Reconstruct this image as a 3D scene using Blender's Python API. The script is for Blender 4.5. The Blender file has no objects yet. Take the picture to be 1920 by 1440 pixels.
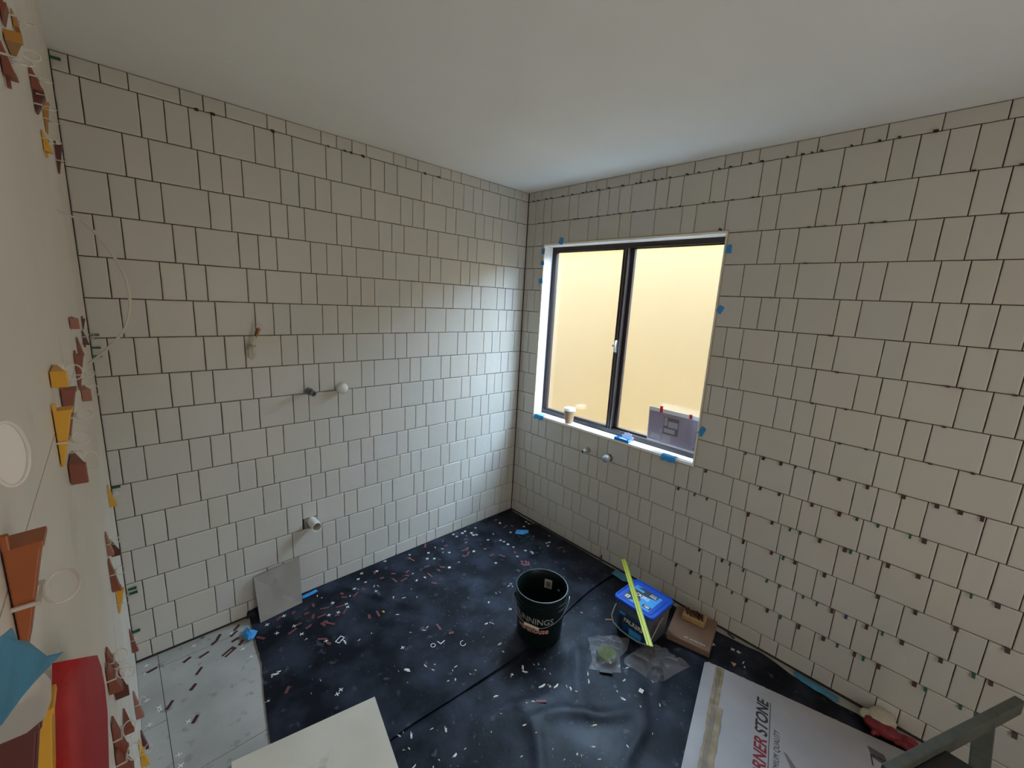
import bpy, bmesh, math, random
from mathutils import Vector, Matrix, noise
random.seed(11)
scene = bpy.context.scene
COL = scene.collection

# ---------------- camera ----------------
cam_d = bpy.data.cameras.new('camera'); cam = bpy.data.objects.new('camera', cam_d); COL.objects.link(cam)
cam_d.sensor_fit = 'HORIZONTAL'; cam_d.sensor_width = 36.0; cam_d.lens = 36.0 * 790.886 / 1920.0
cam_d.clip_start = 0.01; cam_d.clip_end = 100
RC = [[0.7261069548312167, -0.6854935500614415, 0.05354701644255674],
      [-0.09719492032384511, -0.17942433305789768, -0.9789586590709385],
      [0.680677484282372, 0.7056241928469366, -0.19690774708002362]]
M = Matrix.Identity(4)
for i in range(3):
    M[i][0] = RC[0][i]; M[i][1] = -RC[1][i]; M[i][2] = -RC[2][i]
M[0][3], M[1][3], M[2][3] = -2.2249, -2.2367, 1.6724
cam.matrix_world = M
scene.camera = cam

# ---------------- light and exposure ----------------
scene.view_settings.view_transform = 'Standard'; scene.view_settings.look = 'None'
scene.view_settings.gamma = 1.0; scene.view_settings.use_curve_mapping = False
scene.view_settings.exposure = 1.76
world = bpy.data.worlds.new('sky'); scene.world = world; world.use_nodes = True
bg = world.node_tree.nodes['Background']; bg.inputs[0].default_value = (0.55, 0.75, 1.0, 1); bg.inputs[1].default_value = 10.8
sun_d = bpy.data.lights.new('sun', 'SUN'); sun = bpy.data.objects.new('sun', sun_d); COL.objects.link(sun)
sun_d.energy = 15.5; sun_d.color = (1.0, 0.90, 0.72); sun_d.angle = 0.01
sun.rotation_euler = Vector((0.42, 0.10, -0.90)).to_track_quat('-Z', 'Y').to_euler()
# portal guiding daylight through the window opening
pd = bpy.data.lights.new('window_portal', 'AREA'); pd.shape = 'RECTANGLE'; pd.size = 1.2; pd.size_y = 1.2
pd.cycles.is_portal = True
po = bpy.data.objects.new('window_portal', pd); COL.objects.link(po); po.location = (0.16, -0.775, 1.45)
po.rotation_euler = Vector((-1, 0, 0)).to_track_quat('-Z', 'Y').to_euler()
# dim warm fill light added behind the camera; no doorway is modelled
dd = bpy.data.lights.new('back_fill_light', 'AREA'); dd.shape = 'RECTANGLE'; dd.size = 0.8; dd.size_y = 1.9
dd.energy = 3.2; dd.color = (1.0, 0.93, 0.84)
do = bpy.data.objects.new('back_fill_light', dd); COL.objects.link(do); do.location = (-1.35, -3.36, 1.05)
do.rotation_euler = Vector((0, 1, 0)).to_track_quat('-Z', 'Y').to_euler()
scene.cycles.use_denoising = True
scene.cycles.max_bounces = 14; scene.cycles.diffuse_bounces = 8; scene.cycles.transparent_max_bounces = 16
scene.cycles.sample_clamp_indirect = 8.0

# ---------------- helpers ----------------
def new_mat(name, color, rough=0.5, metal=0.0, spec=0.5):
    m = bpy.data.materials.new(name); m.use_nodes = True
    b = m.node_tree.nodes['Principled BSDF']
    b.inputs['Base Color'].default_value = (*color, 1); b.inputs['Roughness'].default_value = rough
    b.inputs['Metallic'].default_value = metal; b.inputs['Specular IOR Level'].default_value = spec
    return m
def nd(m, t, **kw):
    n = m.node_tree.nodes.new(t)
    for k, v in kw.items():
        if k in n.inputs: n.inputs[k].default_value = v
        else: setattr(n, k, v)
    return n
def lk(m, a, b): m.node_tree.links.new(a, b)
def bs(m): return m.node_tree.nodes['Principled BSDF']
def noise_mat(name, c1, c2, scale=8, rough=0.5, bump=0.0, bscale=40, detail=4, spec=0.5, lo=0.35, hi=0.65, bdist=0.01, c3=None, s3=30, t3=0.7):
    m = new_mat(name, c1, rough, spec=spec)
    tc = nd(m, 'ShaderNodeTexCoord')
    n = nd(m, 'ShaderNodeTexNoise', Scale=scale, Detail=detail); lk(m, tc.outputs['Object'], n.inputs['Vector'])
    r = nd(m, 'ShaderNodeValToRGB'); r.color_ramp.elements[0].position = lo; r.color_ramp.elements[1].position = hi
    r.color_ramp.elements[0].color = (*c1, 1); r.color_ramp.elements[1].color = (*c2, 1)
    lk(m, n.outputs[0], r.inputs[0])
    out = r.outputs[0]
    if c3:
        n3 = nd(m, 'ShaderNodeTexNoise', Scale=s3, Detail=6); lk(m, tc.outputs['Object'], n3.inputs['Vector'])
        r3 = nd(m, 'ShaderNodeValToRGB'); r3.color_ramp.elements[0].position = t3; r3.color_ramp.elements[1].position = min(1, t3 + 0.08)
        r3.color_ramp.elements[0].color = (0, 0, 0, 1); r3.color_ramp.elements[1].color = (1, 1, 1, 1); lk(m, n3.outputs[0], r3.inputs[0])
        mx = nd(m, 'ShaderNodeMix'); mx.data_type = 'RGBA'; lk(m, r3.outputs[0], mx.inputs[0]); lk(m, out, mx.inputs[6]); mx.inputs[7].default_value = (*c3, 1)
        out = mx.outputs[2]
    lk(m, out, bs(m).inputs['Base Color'])
    if bump:
        nb = nd(m, 'ShaderNodeTexNoise', Scale=bscale, Detail=5); lk(m, tc.outputs['Object'], nb.inputs['Vector'])
        bp = nd(m, 'ShaderNodeBump', Strength=bump, Distance=bdist); lk(m, nb.outputs[0], bp.inputs['Height'])
        lk(m, bp.outputs[0], bs(m).inputs['Normal'])
    return m

class MB:
    def __init__(s): s.v = []; s.f = []; s.mi = []; s.m = 0
    def add(s, vs, fs):
        o = len(s.v); s.v += [tuple(v) for v in vs]; s.f += [tuple(i + o for i in f) for f in fs]; s.mi += [s.m] * len(fs); return s
    def box(s, a, b, mat=None):
        x0, y0, z0 = a; x1, y1, z1 = b
        vs = [(x0,y0,z0),(x1,y0,z0),(x1,y1,z0),(x0,y1,z0),(x0,y0,z1),(x1,y0,z1),(x1,y1,z1),(x0,y1,z1)]
        if mat: vs = [mat @ Vector(v) for v in vs]
        return s.add(vs, [(0,3,2,1),(4,5,6,7),(0,1,5,4),(1,2,6,5),(2,3,7,6),(3,0,4,7)])
    def prism(s, poly, z0, z1, mat=None, taper=1.0):
        n = len(poly); cx = sum(p[0] for p in poly)/n; cy = sum(p[1] for p in poly)/n
        vs = [(x, y, z0) for x, y in poly] + [(cx+(x-cx)*taper, cy+(y-cy)*taper, z1) for x, y in poly]
        if mat: vs = [mat @ Vector(v) for v in vs]
        fs = [tuple(range(n-1, -1, -1)), tuple(range(n, 2*n))] + [(i, (i+1) % n, n+(i+1) % n, n+i) for i in range(n)]
        return s.add(vs, fs)
    def lathe(s, prof, n=40, mat=None, cap0=True, cap1=True):
        vs = []
        for r, z in prof:
            for i in range(n):
                a = 2*math.pi*i/n; vs.append((r*math.cos(a), r*math.sin(a), z))
        if mat: vs = [mat @ Vector(v) for v in vs]
        fs = []
        for j in range(len(prof)-1):
            for i in range(n): fs.append((j*n+i, j*n+(i+1) % n, (j+1)*n+(i+1) % n, (j+1)*n+i))
        if cap0: fs.append(tuple(range(n-1, -1, -1)))
        if cap1: fs.append(tuple(range((len(prof)-1)*n, len(prof)*n)))
        return s.add(vs, fs)
    def tube(s, pts, r, n=8, closed=False):
        pts = [Vector(p) for p in pts]; N = len(pts); vs = []; up = Vector((0.13, 0.27, 1)).normalized(); prev = None
        for i, p in enumerate(pts):
            a = pts[(i-1) % N] if (i > 0 or closed) else pts[0]; b = pts[(i+1) % N] if (i < N-1 or closed) else pts[-1]
            t = (b-a).normalized()
            if prev is None:
                u = t.cross(up)
                if u.length < 1e-3: u = t.cross(Vector((1, 0, 0)))
                u.normalize()
            else: u = (prev - t*prev.dot(t)).normalized()
            prev = u; w = t.cross(u); rr = r[i] if isinstance(r, (list, tuple)) else r
            for k in range(n):
                an = 2*math.pi*k/n; vs.append(p + u*rr*math.cos(an) + w*rr*math.sin(an))
        fs = []
        for i in range(N if closed else N-1):
            for k in range(n): fs.append((i*n+k, i*n+(k+1) % n, ((i+1) % N)*n+(k+1) % n, ((i+1) % N)*n+k))
        if not closed: fs += [tuple(range(n-1, -1, -1)), tuple(range((N-1)*n, N*n))]
        return s.add(vs, fs)
    def sheet(s, rows, th=0.0005, nrm=None):
        R = len(rows); Cn = len(rows[0]); P = [[Vector(p) for p in r] for r in rows]; top = []; bot = []
        for i in range(R):
            for j in range(Cn):
                a = P[min(i+1, R-1)][j]-P[max(i-1, 0)][j]; b = P[i][min(j+1, Cn-1)]-P[i][max(j-1, 0)]
                n = Vector(nrm) if nrm else a.cross(b).normalized()
                top.append(P[i][j]+n*th/2); bot.append(P[i][j]-n*th/2)
        o = R*Cn; fs = []
        for i in range(R-1):
            for j in range(Cn-1):
                a, b, c, d = i*Cn+j, i*Cn+j+1, (i+1)*Cn+j+1, (i+1)*Cn+j
                fs += [(a, b, c, d), (o+d, o+c, o+b, o+a)]
        for i in range(R-1):
            fs += [(i*Cn, (i+1)*Cn, o+(i+1)*Cn, o+i*Cn), ((i+1)*Cn-1, o+(i+1)*Cn-1, o+(i+2)*Cn-1, (i+2)*Cn-1)]
        for j in range(Cn-1):
            fs += [(j, o+j, o+j+1, j+1), ((R-1)*Cn+j, (R-1)*Cn+j+1, o+(R-1)*Cn+j+1, o+(R-1)*Cn+j)]
        return s.add(top+bot, fs)
    def poly_slab(s, pts, n, th):
        n = Vector(n); a = [Vector(p) for p in pts]; b = [p+n*th for p in a]; k = len(a)
        return s.add(a+b, [tuple(range(k-1, -1, -1)), tuple(range(k, 2*k))]+[(i, (i+1) % k, k+(i+1) % k, k+i) for i in range(k)])
    def build(s, name, mats, parent=None, smooth=False, bevel=0, seg=2):
        me = bpy.data.meshes.new(name); me.from_pydata(s.v, [], s.f)
        if not isinstance(mats, (list, tuple)): mats = [mats]
        for m in mats: me.materials.append(m)
        for p, mi in zip(me.polygons, s.mi): p.material_index = mi; p.use_smooth = smooth
        bm = bmesh.new(); bm.from_mesh(me); bmesh.ops.recalc_face_normals(bm, faces=bm.faces); bm.to_mesh(me); bm.free()
        me.update()
        o = bpy.data.objects.new(name, me); COL.objects.link(o)
        if parent is not None: o.parent = parent
        if bevel:
            md = o.modifiers.new('edge', 'BEVEL'); md.width = bevel; md.segments = seg; md.limit_method = 'ANGLE'; md.angle_limit = 0.6
        if smooth == 'auto' or (smooth and True):
            try: me.set_sharp_from_angle(angle=0.7)
            except Exception: pass
        return o
def thing(name, label, cat, loc=(0, 0, 0), rot=0, group=None):
    o = bpy.data.objects.new(name, None); COL.objects.link(o); o.location = loc
    o.rotation_euler = rot if isinstance(rot, tuple) else (0, 0, rot)
    o['label'] = label; o['category'] = cat; o.empty_display_size = 0.05
    if group: o['group'] = group
    return o
def tag(o, label, cat, group=None):
    o['label'] = label; o['category'] = cat
    if group: o['group'] = group
    return o
def struct(o, label=None):
    o['kind'] = 'structure'
    if label: o['label'] = label
    return o
def text_obj(name, s, size, mat, parent, M4, extrude=0.0004, offset=0.0, shear=0.0, fn=None, align='LEFT', sx=1.0, spacing=1.0):
    c = bpy.data.curves.new(name, 'FONT'); c.body = s; c.size = size; c.extrude = extrude; c.offset = offset; c.shear = shear
    c.align_x = align; c.space_character = spacing
    t = bpy.data.objects.new(name+'_tmp', c); COL.objects.link(t)
    dg = bpy.context.evaluated_depsgraph_get(); me = bpy.data.meshes.new_from_object(t.evaluated_get(dg))
    bpy.data.objects.remove(t); bpy.data.curves.remove(c)
    if fn:
        bm = bmesh.new(); bm.from_mesh(me)
        bmesh.ops.subdivide_edges(bm, edges=[e for e in bm.edges if e.calc_length() > size*0.25], cuts=3)
        bm.to_mesh(me); bm.free()
    for v in me.vertices:
        co = Vector((v.co.x*sx, v.co.y, v.co.z))
        v.co = fn(co) if fn else M4 @ co
    me.materials.clear(); me.materials.append(mat); me.name = name
    o = bpy.data.objects.new(name, me); COL.objects.link(o); o.parent = parent
    return o

# ---------------- measured layout data (metres) ----------------
ROWS_A = [[0.0671,0.1394,0.2871,0.3634,0.4373,0.5863,0.6611,0.7355,0.8861,0.9605,1.0348,1.1854,1.2597,1.3362,1.4092,1.5607,1.6368,1.7893,1.8647,1.9383,2.0883,2.1624,2.2379],[0.1187,0.1894,0.2668,0.4155,0.4899,0.5647,0.6418,0.7894,0.8629,1.0118,1.0876,1.1641,1.3141,1.3894,1.539,1.6138,1.6902,1.8409,1.9158,1.991,2.0656,2.2165],[0.0941,0.2418,0.3188,0.3935,0.4681,0.618,0.6918,0.8427,0.9165,0.9922,1.1417,1.217,1.3689,1.4447,1.5172,1.5954,1.7449,1.8203,1.8978,2.0484,2.1222],[0.074,0.227,0.2991,0.4471,0.5208,0.5967,0.7449,0.82,0.9711,1.0457,1.1214,1.2722,1.3463,1.4977,1.5727,1.6461,1.7973,1.8719,2.0248,2.0993,2.1753],[0.053,0.2036,0.2761,0.4261,0.4995,0.5715,0.722,0.7963,0.8748,1.0219,1.0989,1.2489,1.3242,1.3999,1.4763,1.6262,1.7001,1.7765,1.9269,2.0019,2.1534,2.2297],[0.107,0.1803,0.2546,0.4005,0.4755,0.6245,0.6988,0.8485,0.9229,0.9987,1.1488,1.2258,1.3004,1.453,1.5267,1.6781,1.753,1.9037,1.9786,2.0547,2.2059],[0.0836,0.1571,0.2333,0.378,0.4536,0.5278,0.6773,0.8258,0.9008,1.0502,1.1271,1.276,1.3533,1.4301,1.5817,1.6551,1.7313,1.8816,1.9575,2.1096,2.1854],[0.0663,0.2096,0.2841,0.3594,0.5082,0.5807,0.7285,0.8023,0.9512,1.0266,1.1018,1.2547,1.3283,1.4801,1.5547,1.6295,1.7806,1.8571,1.9328,2.0838,2.159,2.2354],[0.1181,0.1901,0.338,0.4107,0.4837,0.6333,0.7062,0.8559,0.9286,1.0051,1.1567,1.2306,1.3809,1.4582,1.5337,1.6844,1.7593,1.9111,1.987,2.061,2.2148],[0.1682,0.2432,0.3167,0.4641,0.5377,0.6863,0.761,0.8365,0.9857,1.0597,1.2093,1.2856,1.3633,1.5136,1.5875,1.7393,1.8149,1.8904,2.0413,2.1169,2.1906],[0.0754,0.1449,0.2915,0.3641,0.4385,0.587,0.6615,0.8119,0.8867,0.9616,1.1117,1.1885,1.3405,1.415,1.4901,1.6407,1.7169,1.8668,1.9415,2.0187,2.1694,2.2446],[0.1245,0.2727,0.3472,0.4944,0.5703,0.6435,0.7909,0.94,1.0166,1.1654,1.2415,1.316,1.4672,1.5429,1.6943,1.7701,1.8444,1.9958,2.0716,2.2225],[0.1041,0.2494,0.3986,0.4716,0.624,0.6945,0.8457,0.9185,0.9942,1.1445,1.2216,1.3696,1.4443,1.521,1.6702,1.7479,1.8972,1.9732,2.125,2.2015],[0.1552,0.226,0.3008,0.4493,0.5218,0.6709,0.8226,0.8959,1.0462,1.12,1.2695,1.3453,1.4959,1.5703,1.6454,1.7945,1.8713,1.948,2.0992,2.1747,2.2494],[0.0593,0.1312,0.2799,0.4269,0.4998,0.5744,0.6488,0.7976,0.8721,1.0229,1.0977,1.1734,1.3211,1.3976,1.4729,1.625,1.7017,1.85,1.9249,2.0002,2.1517,2.2276],[0.113,0.1847,0.3334,0.405,0.5543,0.7023,0.7777,0.9285,1.0018,1.0753,1.2245,1.375,1.4502,1.601,1.6762,1.7517,1.9007,1.9771,2.1285,2.2063],[0.0555,0.1296,0.2779,0.3548,0.4994,0.574,0.7229,0.7957,0.8722,1.022,1.1721,1.247,1.3982,1.4731,1.6231,1.7731,1.8484,1.9258,2.0764,2.1513,2.2262]]
ROWS_B = [[0.0512,0.1237,0.1985,0.351,0.4963,0.5717,0.6422,0.796,0.8695,0.9456,1.0195,1.1694,1.3173,1.3918,1.4674,1.6149,1.6907,1.8374,1.9119,2.0638,2.2198,2.2945,2.4445,2.5192,2.5939,2.7439,2.8186,2.8933,2.968,3.0427,3.1174,3.1921,3.2668],[0.0698,0.148,0.2185,0.3681,0.442,0.5973,0.6692,0.7412,0.8183,0.9688,1.043,1.1196,1.2655,1.3389,1.4887,1.5626,1.6367,1.7867,1.9345,2.0112,2.0863,2.1607,2.2354,2.3854,2.4601,2.5348,2.6095,2.7595,2.8342,2.9842,3.0589,3.2089,3.2836,3.3583],[0.0811,0.1579,0.2333,0.3846,0.5345,0.6091,0.7585,0.833,0.9814,1.1325,1.2077,1.3587,1.5086,1.5821,1.7313,1.8035,1.8791,2.0308,2.1821,2.2603,2.4103,2.5603,2.635,2.785,2.935,3.0097,3.0844,3.1591,3.2338,3.3838],[0.0701,None,1.5278,1.6021,1.6773,1.8264,1.9002,2.0502,2.1247,2.201,2.2784,2.4284,2.5784,2.7284,2.8031,2.9531,3.0278,3.1025,3.1772,3.3272],[0.087,None,1.4774,1.6257,1.7005,1.8467,1.9221,1.9962,2.1454,2.2207,2.2954,2.4454,2.5201,2.5948,2.6695,2.8195,2.8942,2.9689,3.0436,3.1936,3.3436],[0.0363,0.1123,None,1.4989,1.5736,1.6483,1.7205,1.87,1.9431,2.0928,2.1676,2.2419,2.3166,2.3913,2.5413,2.616,2.6907,2.7654,2.9154,3.0654,3.2154,3.2901],[0.0587,None,1.4415,1.5185,1.6676,1.7411,1.8166,1.8906,2.0392,2.1138,2.2639,2.3386,2.4133,2.5633,2.638,2.7127,2.7874,2.8621,3.0121,3.1621,3.2368,3.3115],[0.077,None,1.463,1.5393,1.689,1.7626,1.8368,1.9844,2.0592,2.1327,2.2815,2.3569,2.4316,2.5063,2.581,2.731,2.8057,2.8804,3.0304,3.1051,3.2551],[0.0246,0.0998,None,1.4081,1.4851,1.5619,1.7104,1.7841,1.8589,1.9324,2.0803,2.1562,2.2295,2.3773,2.4531,2.5278,2.6025,2.6772,2.7519,2.9019,3.0519,3.1266,3.2766,3.3513],[0.0496,None,1.5078,1.5845,1.6591,1.8045,1.8795,1.9542,2.1013,2.1768,2.3259,2.4809,2.6309,2.7809,2.9309,3.0056,3.0803,3.2303,3.3803],[0.0679,None,1.5292,1.6102,1.6822,1.8269,1.901,2.0503,2.1239,2.1962,2.2717,2.4229,2.4976,2.5723,2.7223,2.8723,2.947,3.097,3.1717,3.3217],[0.162,0.2333,0.309,0.4634,0.5342,0.6093,0.7616,0.8335,0.9831,1.0579,1.1332,1.2819,1.3578,1.4332,1.5824,1.6566,1.805,1.8799,1.9534,2.1016,2.1759,2.3259,2.4028,2.4804,2.5551,2.7051,2.8551,3.0051,3.1551,3.2298,3.3798],[0.0258,0.1011,0.1752,0.3262,0.4009,0.4765,0.6242,0.7,0.7732,0.8501,0.9989,1.074,1.1512,1.2973,1.3727,1.5219,1.5967,1.6698,1.8192,1.8936,2.0411,2.1139,2.1886,2.3382,2.4141,2.5669,2.7169,2.7916,2.9416,3.0163,3.1663,3.241],[0.0513,0.1244,0.2707,0.347,0.4223,0.4964,0.6459,0.7217,0.7991,0.9459,1.0199,1.0957,1.1706,1.3176,1.3935,1.4684,1.616,1.6905,1.8384,1.9114,1.9877,2.059,2.2037,2.2818,2.4329,2.5114,2.6614,2.7361,2.8108,2.8855,2.9602,3.0349,3.1849,3.2596,3.3343],[0.1444,0.221,0.2957,0.3708,0.5183,0.5937,0.6676,0.8172,0.8935,0.9669,1.0413,1.1903,1.2648,1.3385,1.4882,1.562,1.6348,1.7092,1.8559,1.9311,2.0774,2.154,2.2274,2.3789,2.4554,2.5328,2.6828,2.7575,2.9075,3.0575,3.2075,3.3575],[0.0887,0.1629,0.2371,0.3863,0.4637,0.6124,0.7631,0.8346,0.911,1.0598,1.1354,1.2104,1.3588,1.5077,1.5837,1.7308,1.8818,1.9552,2.0285,2.1734,2.2488,2.4021,2.5521,2.7021,2.7768,2.8515,2.9262,3.0009,3.1509,3.2256,3.3756],[0.0329,0.1845,0.3389,0.4106,0.5614,0.6368,0.7852,0.8597,0.9336,1.0836,1.1565,1.3049,1.3811,1.5284,1.6046,1.6779,1.8253,1.901,2.049,2.1249,2.2739,2.349,2.4265,2.5822,2.6569,2.7316,2.8063,2.9563,3.1063,3.2563,3.331]]
PACK_B = [(1,0.05,'k'),(1,0.094,'b'),(1,0.171,'b'),(1,0.216,'k'),(1,0.314,'b'),(1,0.391,'b'),(1,0.475,'b'),(1,0.504,'g'),(1,0.541,'g'),(1,0.595,'b'),(1,0.666,'k'),(1,0.761,'b'),(1,0.847,'g'),(1,0.874,'b'),(1,0.924,'g'),(1,0.96,'b'),(1,1.002,'g'),(1,1.047,'g'),(1,1.139,'b'),(1,1.198,'g'),(1,1.298,'g'),(1,1.35,'g'),(1,1.435,'b'),(1,1.485,'b'),(1,1.585,'g'),(1,1.642,'b'),(1,1.675,'g'),(1,1.709,'g'),(1,1.808,'g'),(1,1.894,'g'),(1,1.951,'g'),(1,2.049,'b'),(2,0.118,'g'),(2,0.158,'g'),(2,0.246,'b'),(2,0.337,'b'),(2,0.428,'b'),(2,0.455,'b'),(2,0.555,'b'),(2,0.607,'b'),(2,0.676,'b'),(2,0.72,'g'),(2,0.761,'b'),(2,0.853,'b'),(2,0.935,'b'),(2,1.014,'g'),(2,1.074,'u'),(2,1.122,'b'),(2,1.243,'b'),(2,1.293,'g'),(2,1.379,'b'),(2,1.47,'b'),(2,1.492,'g'),(2,1.727,'b'),(2,1.776,'g'),(2,1.808,'b'),(2,1.906,'b'),(2,2.17,'b'),(2,2.278,'b'),(3,1.712,'b'),(3,1.77,'g'),(3,1.922,'b'),(3,1.962,'b'),(3,2.27,'g'),(4,1.725,'b'),(5,1.611,'b'),(6,1.865,'b'),(7,1.911,'b'),(7,2.243,'b'),(7,2.28,'b'),(7,2.405,'b'),(8,1.848,'b'),(8,1.966,'b'),(8,2.158,'b'),(8,2.26,'b'),(9,1.97,'b'),(9,2.059,'b'),(9,2.249,'b'),(9,2.361,'b'),(10,1.622,'g'),(10,1.7,'b'),(10,1.775,'b'),(10,1.832,'g'),(10,1.904,'g'),(10,1.995,'b'),(10,2.09,'b'),(10,2.201,'b'),(10,2.296,'b'),(10,2.358,'b'),(10,2.413,'b'),(11,1.449,'b'),(11,1.71,'b'),(11,1.791,'b'),(11,1.921,'b'),(11,2.021,'b'),(11,2.081,'g'),(11,2.149,'g'),(11,2.247,'g'),(11,2.288,'b'),(12,1.318,'b'),(12,1.41,'g'),(12,1.475,'g'),(12,1.679,'b'),(12,1.784,'b'),(12,1.859,'g'),(12,1.9,'g'),(12,1.975,'b'),(12,2.065,'b'),(12,2.085,'g'),(12,2.143,'g'),(12,2.207,'b'),(12,2.297,'b'),(12,2.44,'g'),(12,2.506,'b'),(13,1.679,'b'),(13,1.805,'b'),(13,1.855,'g'),(13,1.903,'b'),(13,2.017,'b'),(13,2.201,'b'),(13,2.316,'b'),(13,2.429,'b'),(13,2.557,'b'),(14,1.478,'b'),(14,1.597,'b'),(14,1.636,'g'),(14,1.701,'g'),(14,1.808,'g'),(14,1.863,'g'),(14,1.959,'g'),(14,2.013,'g'),(14,2.069,'b'),(14,2.119,'u'),(14,2.19,'b'),(14,2.241,'g'),(14,2.302,'b'),(14,2.414,'b'),(14,2.502,'g'),(14,2.545,'b'),(15,1.366,'b'),(15,1.452,'b'),(15,1.505,'g'),(15,1.592,'g'),(15,1.668,'g'),(15,1.738,'b'),(15,1.833,'b'),(15,1.891,'g'),(15,1.967,'b'),(15,2.062,'b'),(15,2.113,'g'),(15,2.174,'b'),(15,2.204,'g'),(15,2.255,'b'),(15,2.366,'b'),(15,2.398,'g'),(15,2.495,'g'),(15,2.631,'b')]
PACK_A = [(1,0.752,'k'),(1,0.845,'b'),(1,1.208,'b'),(1,1.268,'g'),(1,1.3,'g'),(1,1.379,'g'),(1,1.618,'b'),(1,1.837,'k'),(1,1.89,'b')]
GREEN_A = [[-2.281,2.377],[-2.271,0.841],[-2.261,0.373],[-2.26,0.352],[-2.27,0.166],[-2.267,-0.017],[-2.269,-0.044],[-2.272,-0.133],[-2.281,1.456],[-2.283,1.408],[-2.297,1.376]]
CROSS = [[-1.266,-0.032],[-1.302,-0.066],[-1.185,-0.065],[-1.356,-0.138],[-1.269,-0.228],[-1.489,-0.168],[-1.538,-0.245],[-1.494,-0.257],[-1.437,-0.223],[-1.441,-0.25],[-1.714,-0.108],[-1.794,-0.118],[-1.696,-0.214],[-1.774,-0.21],[-1.685,-0.29],[-1.611,-0.406],[-1.352,-0.677],[-0.883,-0.148],[-0.847,-0.177],[-0.842,-0.099],[-0.733,-0.181],[-0.825,-0.312],[-1.106,-0.015],[-0.589,-0.025],[-0.582,-0.056],[-0.523,-0.047],[-0.496,-0.035],[-0.475,-0.086],[-0.481,-0.114],[-0.458,-0.126],[-0.596,-0.271],[-0.524,-0.043],[-0.495,-0.038],[-0.406,-0.048],[-0.473,-0.084],[-0.478,-0.117],[-0.567,-0.459],[-0.778,-0.82],[-0.371,-0.286],[-0.364,-0.313],[-0.244,-0.253],[-0.364,-0.353],[-0.602,-0.274],[-0.825,-0.312],[-0.301,0.015],[-1.659,-0.706],[-1.678,-0.716],[-0.22,-0.11],[-0.049,-0.219],[-0.109,-0.257],[-0.054,-0.252],[-0.357,-0.402],[-0.32,-0.482],[-0.116,-0.517],[-0.14,-0.513],[-0.157,-0.541],[-0.299,-0.518],[-0.303,-0.534],[-0.41,-0.496],[-0.436,-0.226],[-0.364,-0.356],[-0.144,-1.661],[-0.1,-1.739],[-0.095,-1.765]]
CROSS_L = [[-2.081,-0.04],[-1.917,-0.201],[-1.898,-0.276],[-2.261,-0.246],[-2.228,-0.315],[-2.226,-0.332],[-2.261,-0.379],[-2.192,-0.582],[-2.192,-0.63],[-2.151,-0.457],[-2.254,-0.087],[-1.937,-0.064],[-2.249,-0.039]]
GREENX = [[-0.234,-0.342],[-0.237,-0.372],[-0.213,-0.381],[-0.189,-0.378],[-0.186,-0.402],[-0.238,-0.393],[-0.263,-0.384],[-0.163,-0.365],[-0.184,-0.36],[-0.187,-0.423],[-0.224,-0.528],[-0.245,-0.572],[-0.277,-0.546],[-0.423,-0.631],[-0.383,-0.629],[-1.024,-0.004],[-2.045,-0.021]]
STRIP = [[-1.574,-0.123],[-1.537,-0.183],[-1.621,-0.164],[-1.602,-0.204],[-1.567,-0.229],[-1.569,-0.283],[-1.583,-0.291],[-1.553,-0.31],[-1.673,-0.216],[-1.644,-0.263],[-1.713,-0.245],[-1.671,-0.116],[-1.738,-0.109],[-1.468,-0.221],[-1.423,-0.13],[-1.425,-0.163],[-1.365,-0.181],[-1.316,-0.167],[-1.467,-0.273],[-1.62,-0.383],[-1.607,-0.428],[-1.383,-0.386],[-1.34,-0.397],[-1.192,-0.145],[-1.201,-0.069],[-1.144,-0.21],[-1.121,-0.15],[-1.047,-0.186],[-1.099,-0.239],[-1.066,-0.219],[-0.979,-0.376],[-0.958,-0.299],[-0.892,-0.294],[-0.855,-0.282],[-0.963,-0.098],[-0.969,-0.075],[-0.925,-0.217],[-1.148,-0.678],[-1.121,-0.751],[-0.692,-0.043],[-0.819,-0.024],[-0.706,-0.104],[-0.644,-0.223],[-0.646,-0.27],[-0.684,-0.277],[-0.621,-0.222],[-1.84,-0.193],[-1.505,-0.273],[-1.827,-0.562],[-1.048,-1.301],[-0.427,-0.557],[-0.412,-0.578],[-0.408,-0.599],[-0.443,-0.58],[-0.428,-0.601],[-0.109,-0.61],[-0.124,-0.658],[-0.532,-0.38],[-0.485,-0.427],[-0.393,-0.453],[-0.174,-0.195],[-0.22,-0.171],[-0.152,-0.396],[-0.034,-0.268],[-0.414,-1.217]]
STRIP_L = [[-1.986,-0.05],[-1.909,-0.037],[-2.006,-0.075],[-1.927,-0.072],[-1.93,-0.118],[-1.988,-0.186],[-1.966,-0.18],[-1.953,-0.166],[-1.913,-0.154],[-2.054,-0.127],[-2.115,-0.112],[-2.084,-0.214],[-2.114,-0.291],[-2.195,-0.328],[-2.129,-0.462],[-2.236,-0.082]]
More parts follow.
